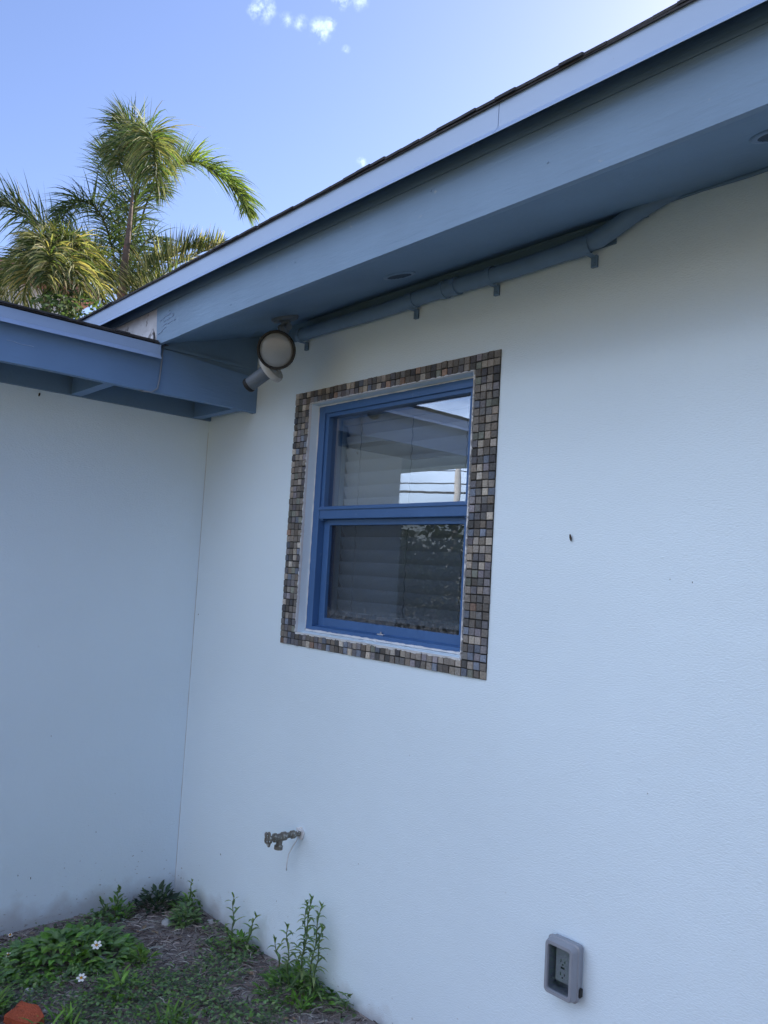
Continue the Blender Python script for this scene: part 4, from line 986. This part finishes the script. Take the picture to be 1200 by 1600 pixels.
stem_weed('small spindly weed beside the corner clump under the right wall', gp(.22, -.05), [(0, 0, .14, .01, 0), (.025, -.01, .09, .02, 0)], GW, foot=60, footr=.07, seed=9, lf=.04, lw=.012, cols=WG)
stem_weed('soft bright green tuft of fine leaves near the corner', gp(.335, -.13), [(0, 0, .05, 0, 0)], GW, foot=130, footr=.055, seed=10, footcols=WG)
stem_weed('small yellow-green seedling clump alone on bare soil mid-bed', gp(.56, -.44), [(0, 0, .05, 0, 0)], GW, foot=60, footr=.045, seed=11, footcols=LG)
stem_weed('yellow-green seedling cluster near the bottom edge of the bed', gp(.74, -.60), [(0, 0, .04, 0, 0)], GW, foot=80, footr=.08, seed=13, footcols=LG + BG)
stem_weed('tiny sprout right of the tallest weed at the foot of the right wall', gp(1.335, -.035), [(0, 0, .04, 0, 0)], GW, foot=35, footr=.04, seed=14, footcols=WG)
# broad flowering clump
rnd = random.Random(15); cb = Vector(gp(.36, -.66)); o = empty('flowering_clump', cb); tag(o, 'wide leafy green clump with small white daisy-like flowers in the soil bed', 'plant')
bl = MB()
for k in range(330):
    a = rnd.uniform(0, 6.3); rr_ = math.sqrt(rnd.random()); p = cb + Vector((rr_ * .19 * math.cos(a) - .0, rr_ * .26 * math.sin(a) , rnd.uniform(.01, .09) * (1.15 - rr_)))
    for j in range(3):
        aa = a + (j - 1) * .8 + rnd.uniform(-.3, .3); L_ = rnd.uniform(.03, .06)
        leaf(bl, p, Vector((math.cos(aa), math.sin(aa), rnd.uniform(.1, .9))), L_, L_ * .46, lc(rnd.choice(BG + WG[:2]), .3, rnd), droop=1.0)
for k in range(26):   # grassy blades in its middle
    a = rnd.uniform(0, 6.3); leaf(bl, cb + Vector((.08, .03, 0)), Vector((math.cos(a) * .6, math.sin(a) * .6, 1.2)), rnd.uniform(.09, .15), .008, lc(rnd.choice(LG + BG), .2, rnd), droop=1.1, seg=6)
bl.build('foliage', M['leaf'], o, loc=cb)
def flower(px, py, z, parent, r=.017):
    q = ray(px, py); p = CAM + q * ((z - CAM.z) / q.z)
    b = MB(); b.tube([(p.x + .01, p.y + .01, gzn(p.x, p.y) + .0), (p.x, p.y, z - .003)], .0012, 5, (.1, .15, .05)); st = b.build('flower_stem', M['leaf'], parent)
    nrm = Vector((.5, -.3, 1)).normalized(); qq = nrm.to_track_quat('Z', 'Y'); b = MB()
    for k in range(6):
        a = k * math.pi / 3 + rnd.uniform(-.15, .15); u = qq @ Vector((math.cos(a), math.sin(a), .12)); v_ = qq @ Vector((-math.sin(a), math.cos(a), 0))
        b.face([p + u * .003, p + u * r * .55 + v_ * r * .30, p + u * r * .95 + v_ * r * .2, p + u * r * 1.02 - v_ * r * .12, p + u * r * .6 - v_ * r * .32])
    fl_ = b.build('flower', M['petal'], parent)
    b = MB(); b.lathe([(.0045, -.001), (.005, .002), (.003, .005), (.0005, .006)], p, nrm, 10); b.build('flower_centre', M['yolk'], fl_, smooth=True)
flower(151, 1477, .09, o, .020); flower(127, 1528, .08, o, .017); flower(13, 1492, .05, o, .011); flower(16, 1461, .05, o, .009)
# grass tuft
def tuft(label, base, n, L_, seed):
    rnd = random.Random(seed); base = Vector(base); b = MB()
    for k in range(n):
        a = rnd.uniform(0, 6.3); leaf(b, base + Vector((rnd.uniform(-.05, .05), rnd.uniform(-.05, .05), 0)), Vector((math.cos(a) * .7, math.sin(a) * .7, 1.1)), L_ * rnd.uniform(.6, 1.1), .009, lc(rnd.choice(BG + LG), .25, rnd), droop=1.2, seg=6)
    tag(b.build('grass_tuft', M['leaf'], loc=base), label, 'grass', 'grass tufts in the bed')
tuft('bright grass tuft at the left edge above the broken brick', gp(.60, -1.02), 60, .13, 1)
tuft('grass tuft in front of the broken brick at the bottom edge', gp(.83, -.86), 34, .09, 2)
tuft('thin grass tuft in the middle of the bottom edge of the bed', gp(1.06, -.55), 34, .09, 3)
tuft('sparse grass tuft at the foot of the tallest weed', gp(1.22, -.14), 30, .07, 4)

def rock(name, label, c, s, m, seed, sub=3, cat='stone', rough=.25, flat=.6, group=None):
    rnd = random.Random(seed); bm = bmesh.new(); bmesh.ops.create_icosphere(bm, subdivisions=sub, radius=1)
    for v in bm.verts:
        k = 1 + rough * mnoise.noise(v.co * 1.6 + Vector((seed * 3.1, 0, 0))) + rough * .4 * mnoise.noise(v.co * 5 + Vector((seed, 0, 0))); v.co *= k
    b = MB(); b.bm(bm, mat=Matrix.Translation(Vector(c)) @ Matrix.Rotation(rnd.uniform(0, 3), 4, 'Z') @ Matrix.Diagonal((s, s * .75, s * flat, 1)))
    tag(b.build(name, m, loc=c), label, cat, group)
rock('stone', 'small pale bluish stone beside the broken brick', Vector(gp(.56, -.86)) + Vector((0, 0, .01)), .020, M['stone'], 1, group='stones in the soil bed')
rock('stone', 'larger whitish stone near the corner of the walls', Vector(gp(.30, -.20)) + Vector((0, 0, .008)), .030, M['stone'], 2, group='stones in the soil bed')
rock('stone', 'flat grey stone right of the lower white flower', Vector(gp(.47, -.56)) + Vector((0, 0, .004)), .022, M['stone'], 3, group='stones in the soil bed')
rock('stone', 'small grey stone at the foot of the right wall near the corner', Vector(gp(.40, -.04)) + Vector((0, 0, .005)), .018, M['stone'], 4, group='stones in the soil bed')
# broken brick half buried
bm = bmesh.new(); bmesh.ops.create_cube(bm, size=1)
bmesh.ops.subdivide_edges(bm, edges=bm.edges[:], cuts=7, use_grid_fill=True)
for v in bm.verts:
    n_ = mnoise.noise(v.co * 3 + Vector((9, 2, 1))); k = 1 - .16 * (v.co.length - .5) + .07 * n_ + .03 * mnoise.noise(v.co * 11)
    v.co *= k
    if v.co.x + v.co.y > .55: v.co -= Vector((1, 1, 0)) * (v.co.x + v.co.y - .55) * .5
c = Vector(gp(.75, -.925)) + Vector((0, 0, .012))
b = MB(); b.bm(bm, mat=Matrix.Translation(c) @ Matrix.Rotation(.5, 4, 'Z') @ Matrix.Rotation(.15, 4, 'X') @ Matrix.Diagonal((.135, .085, .055, 1)))
tag(b.build('broken_brick', M['brick'], loc=c), 'orange-red broken brick half buried at the lower left of the bed', 'brick')
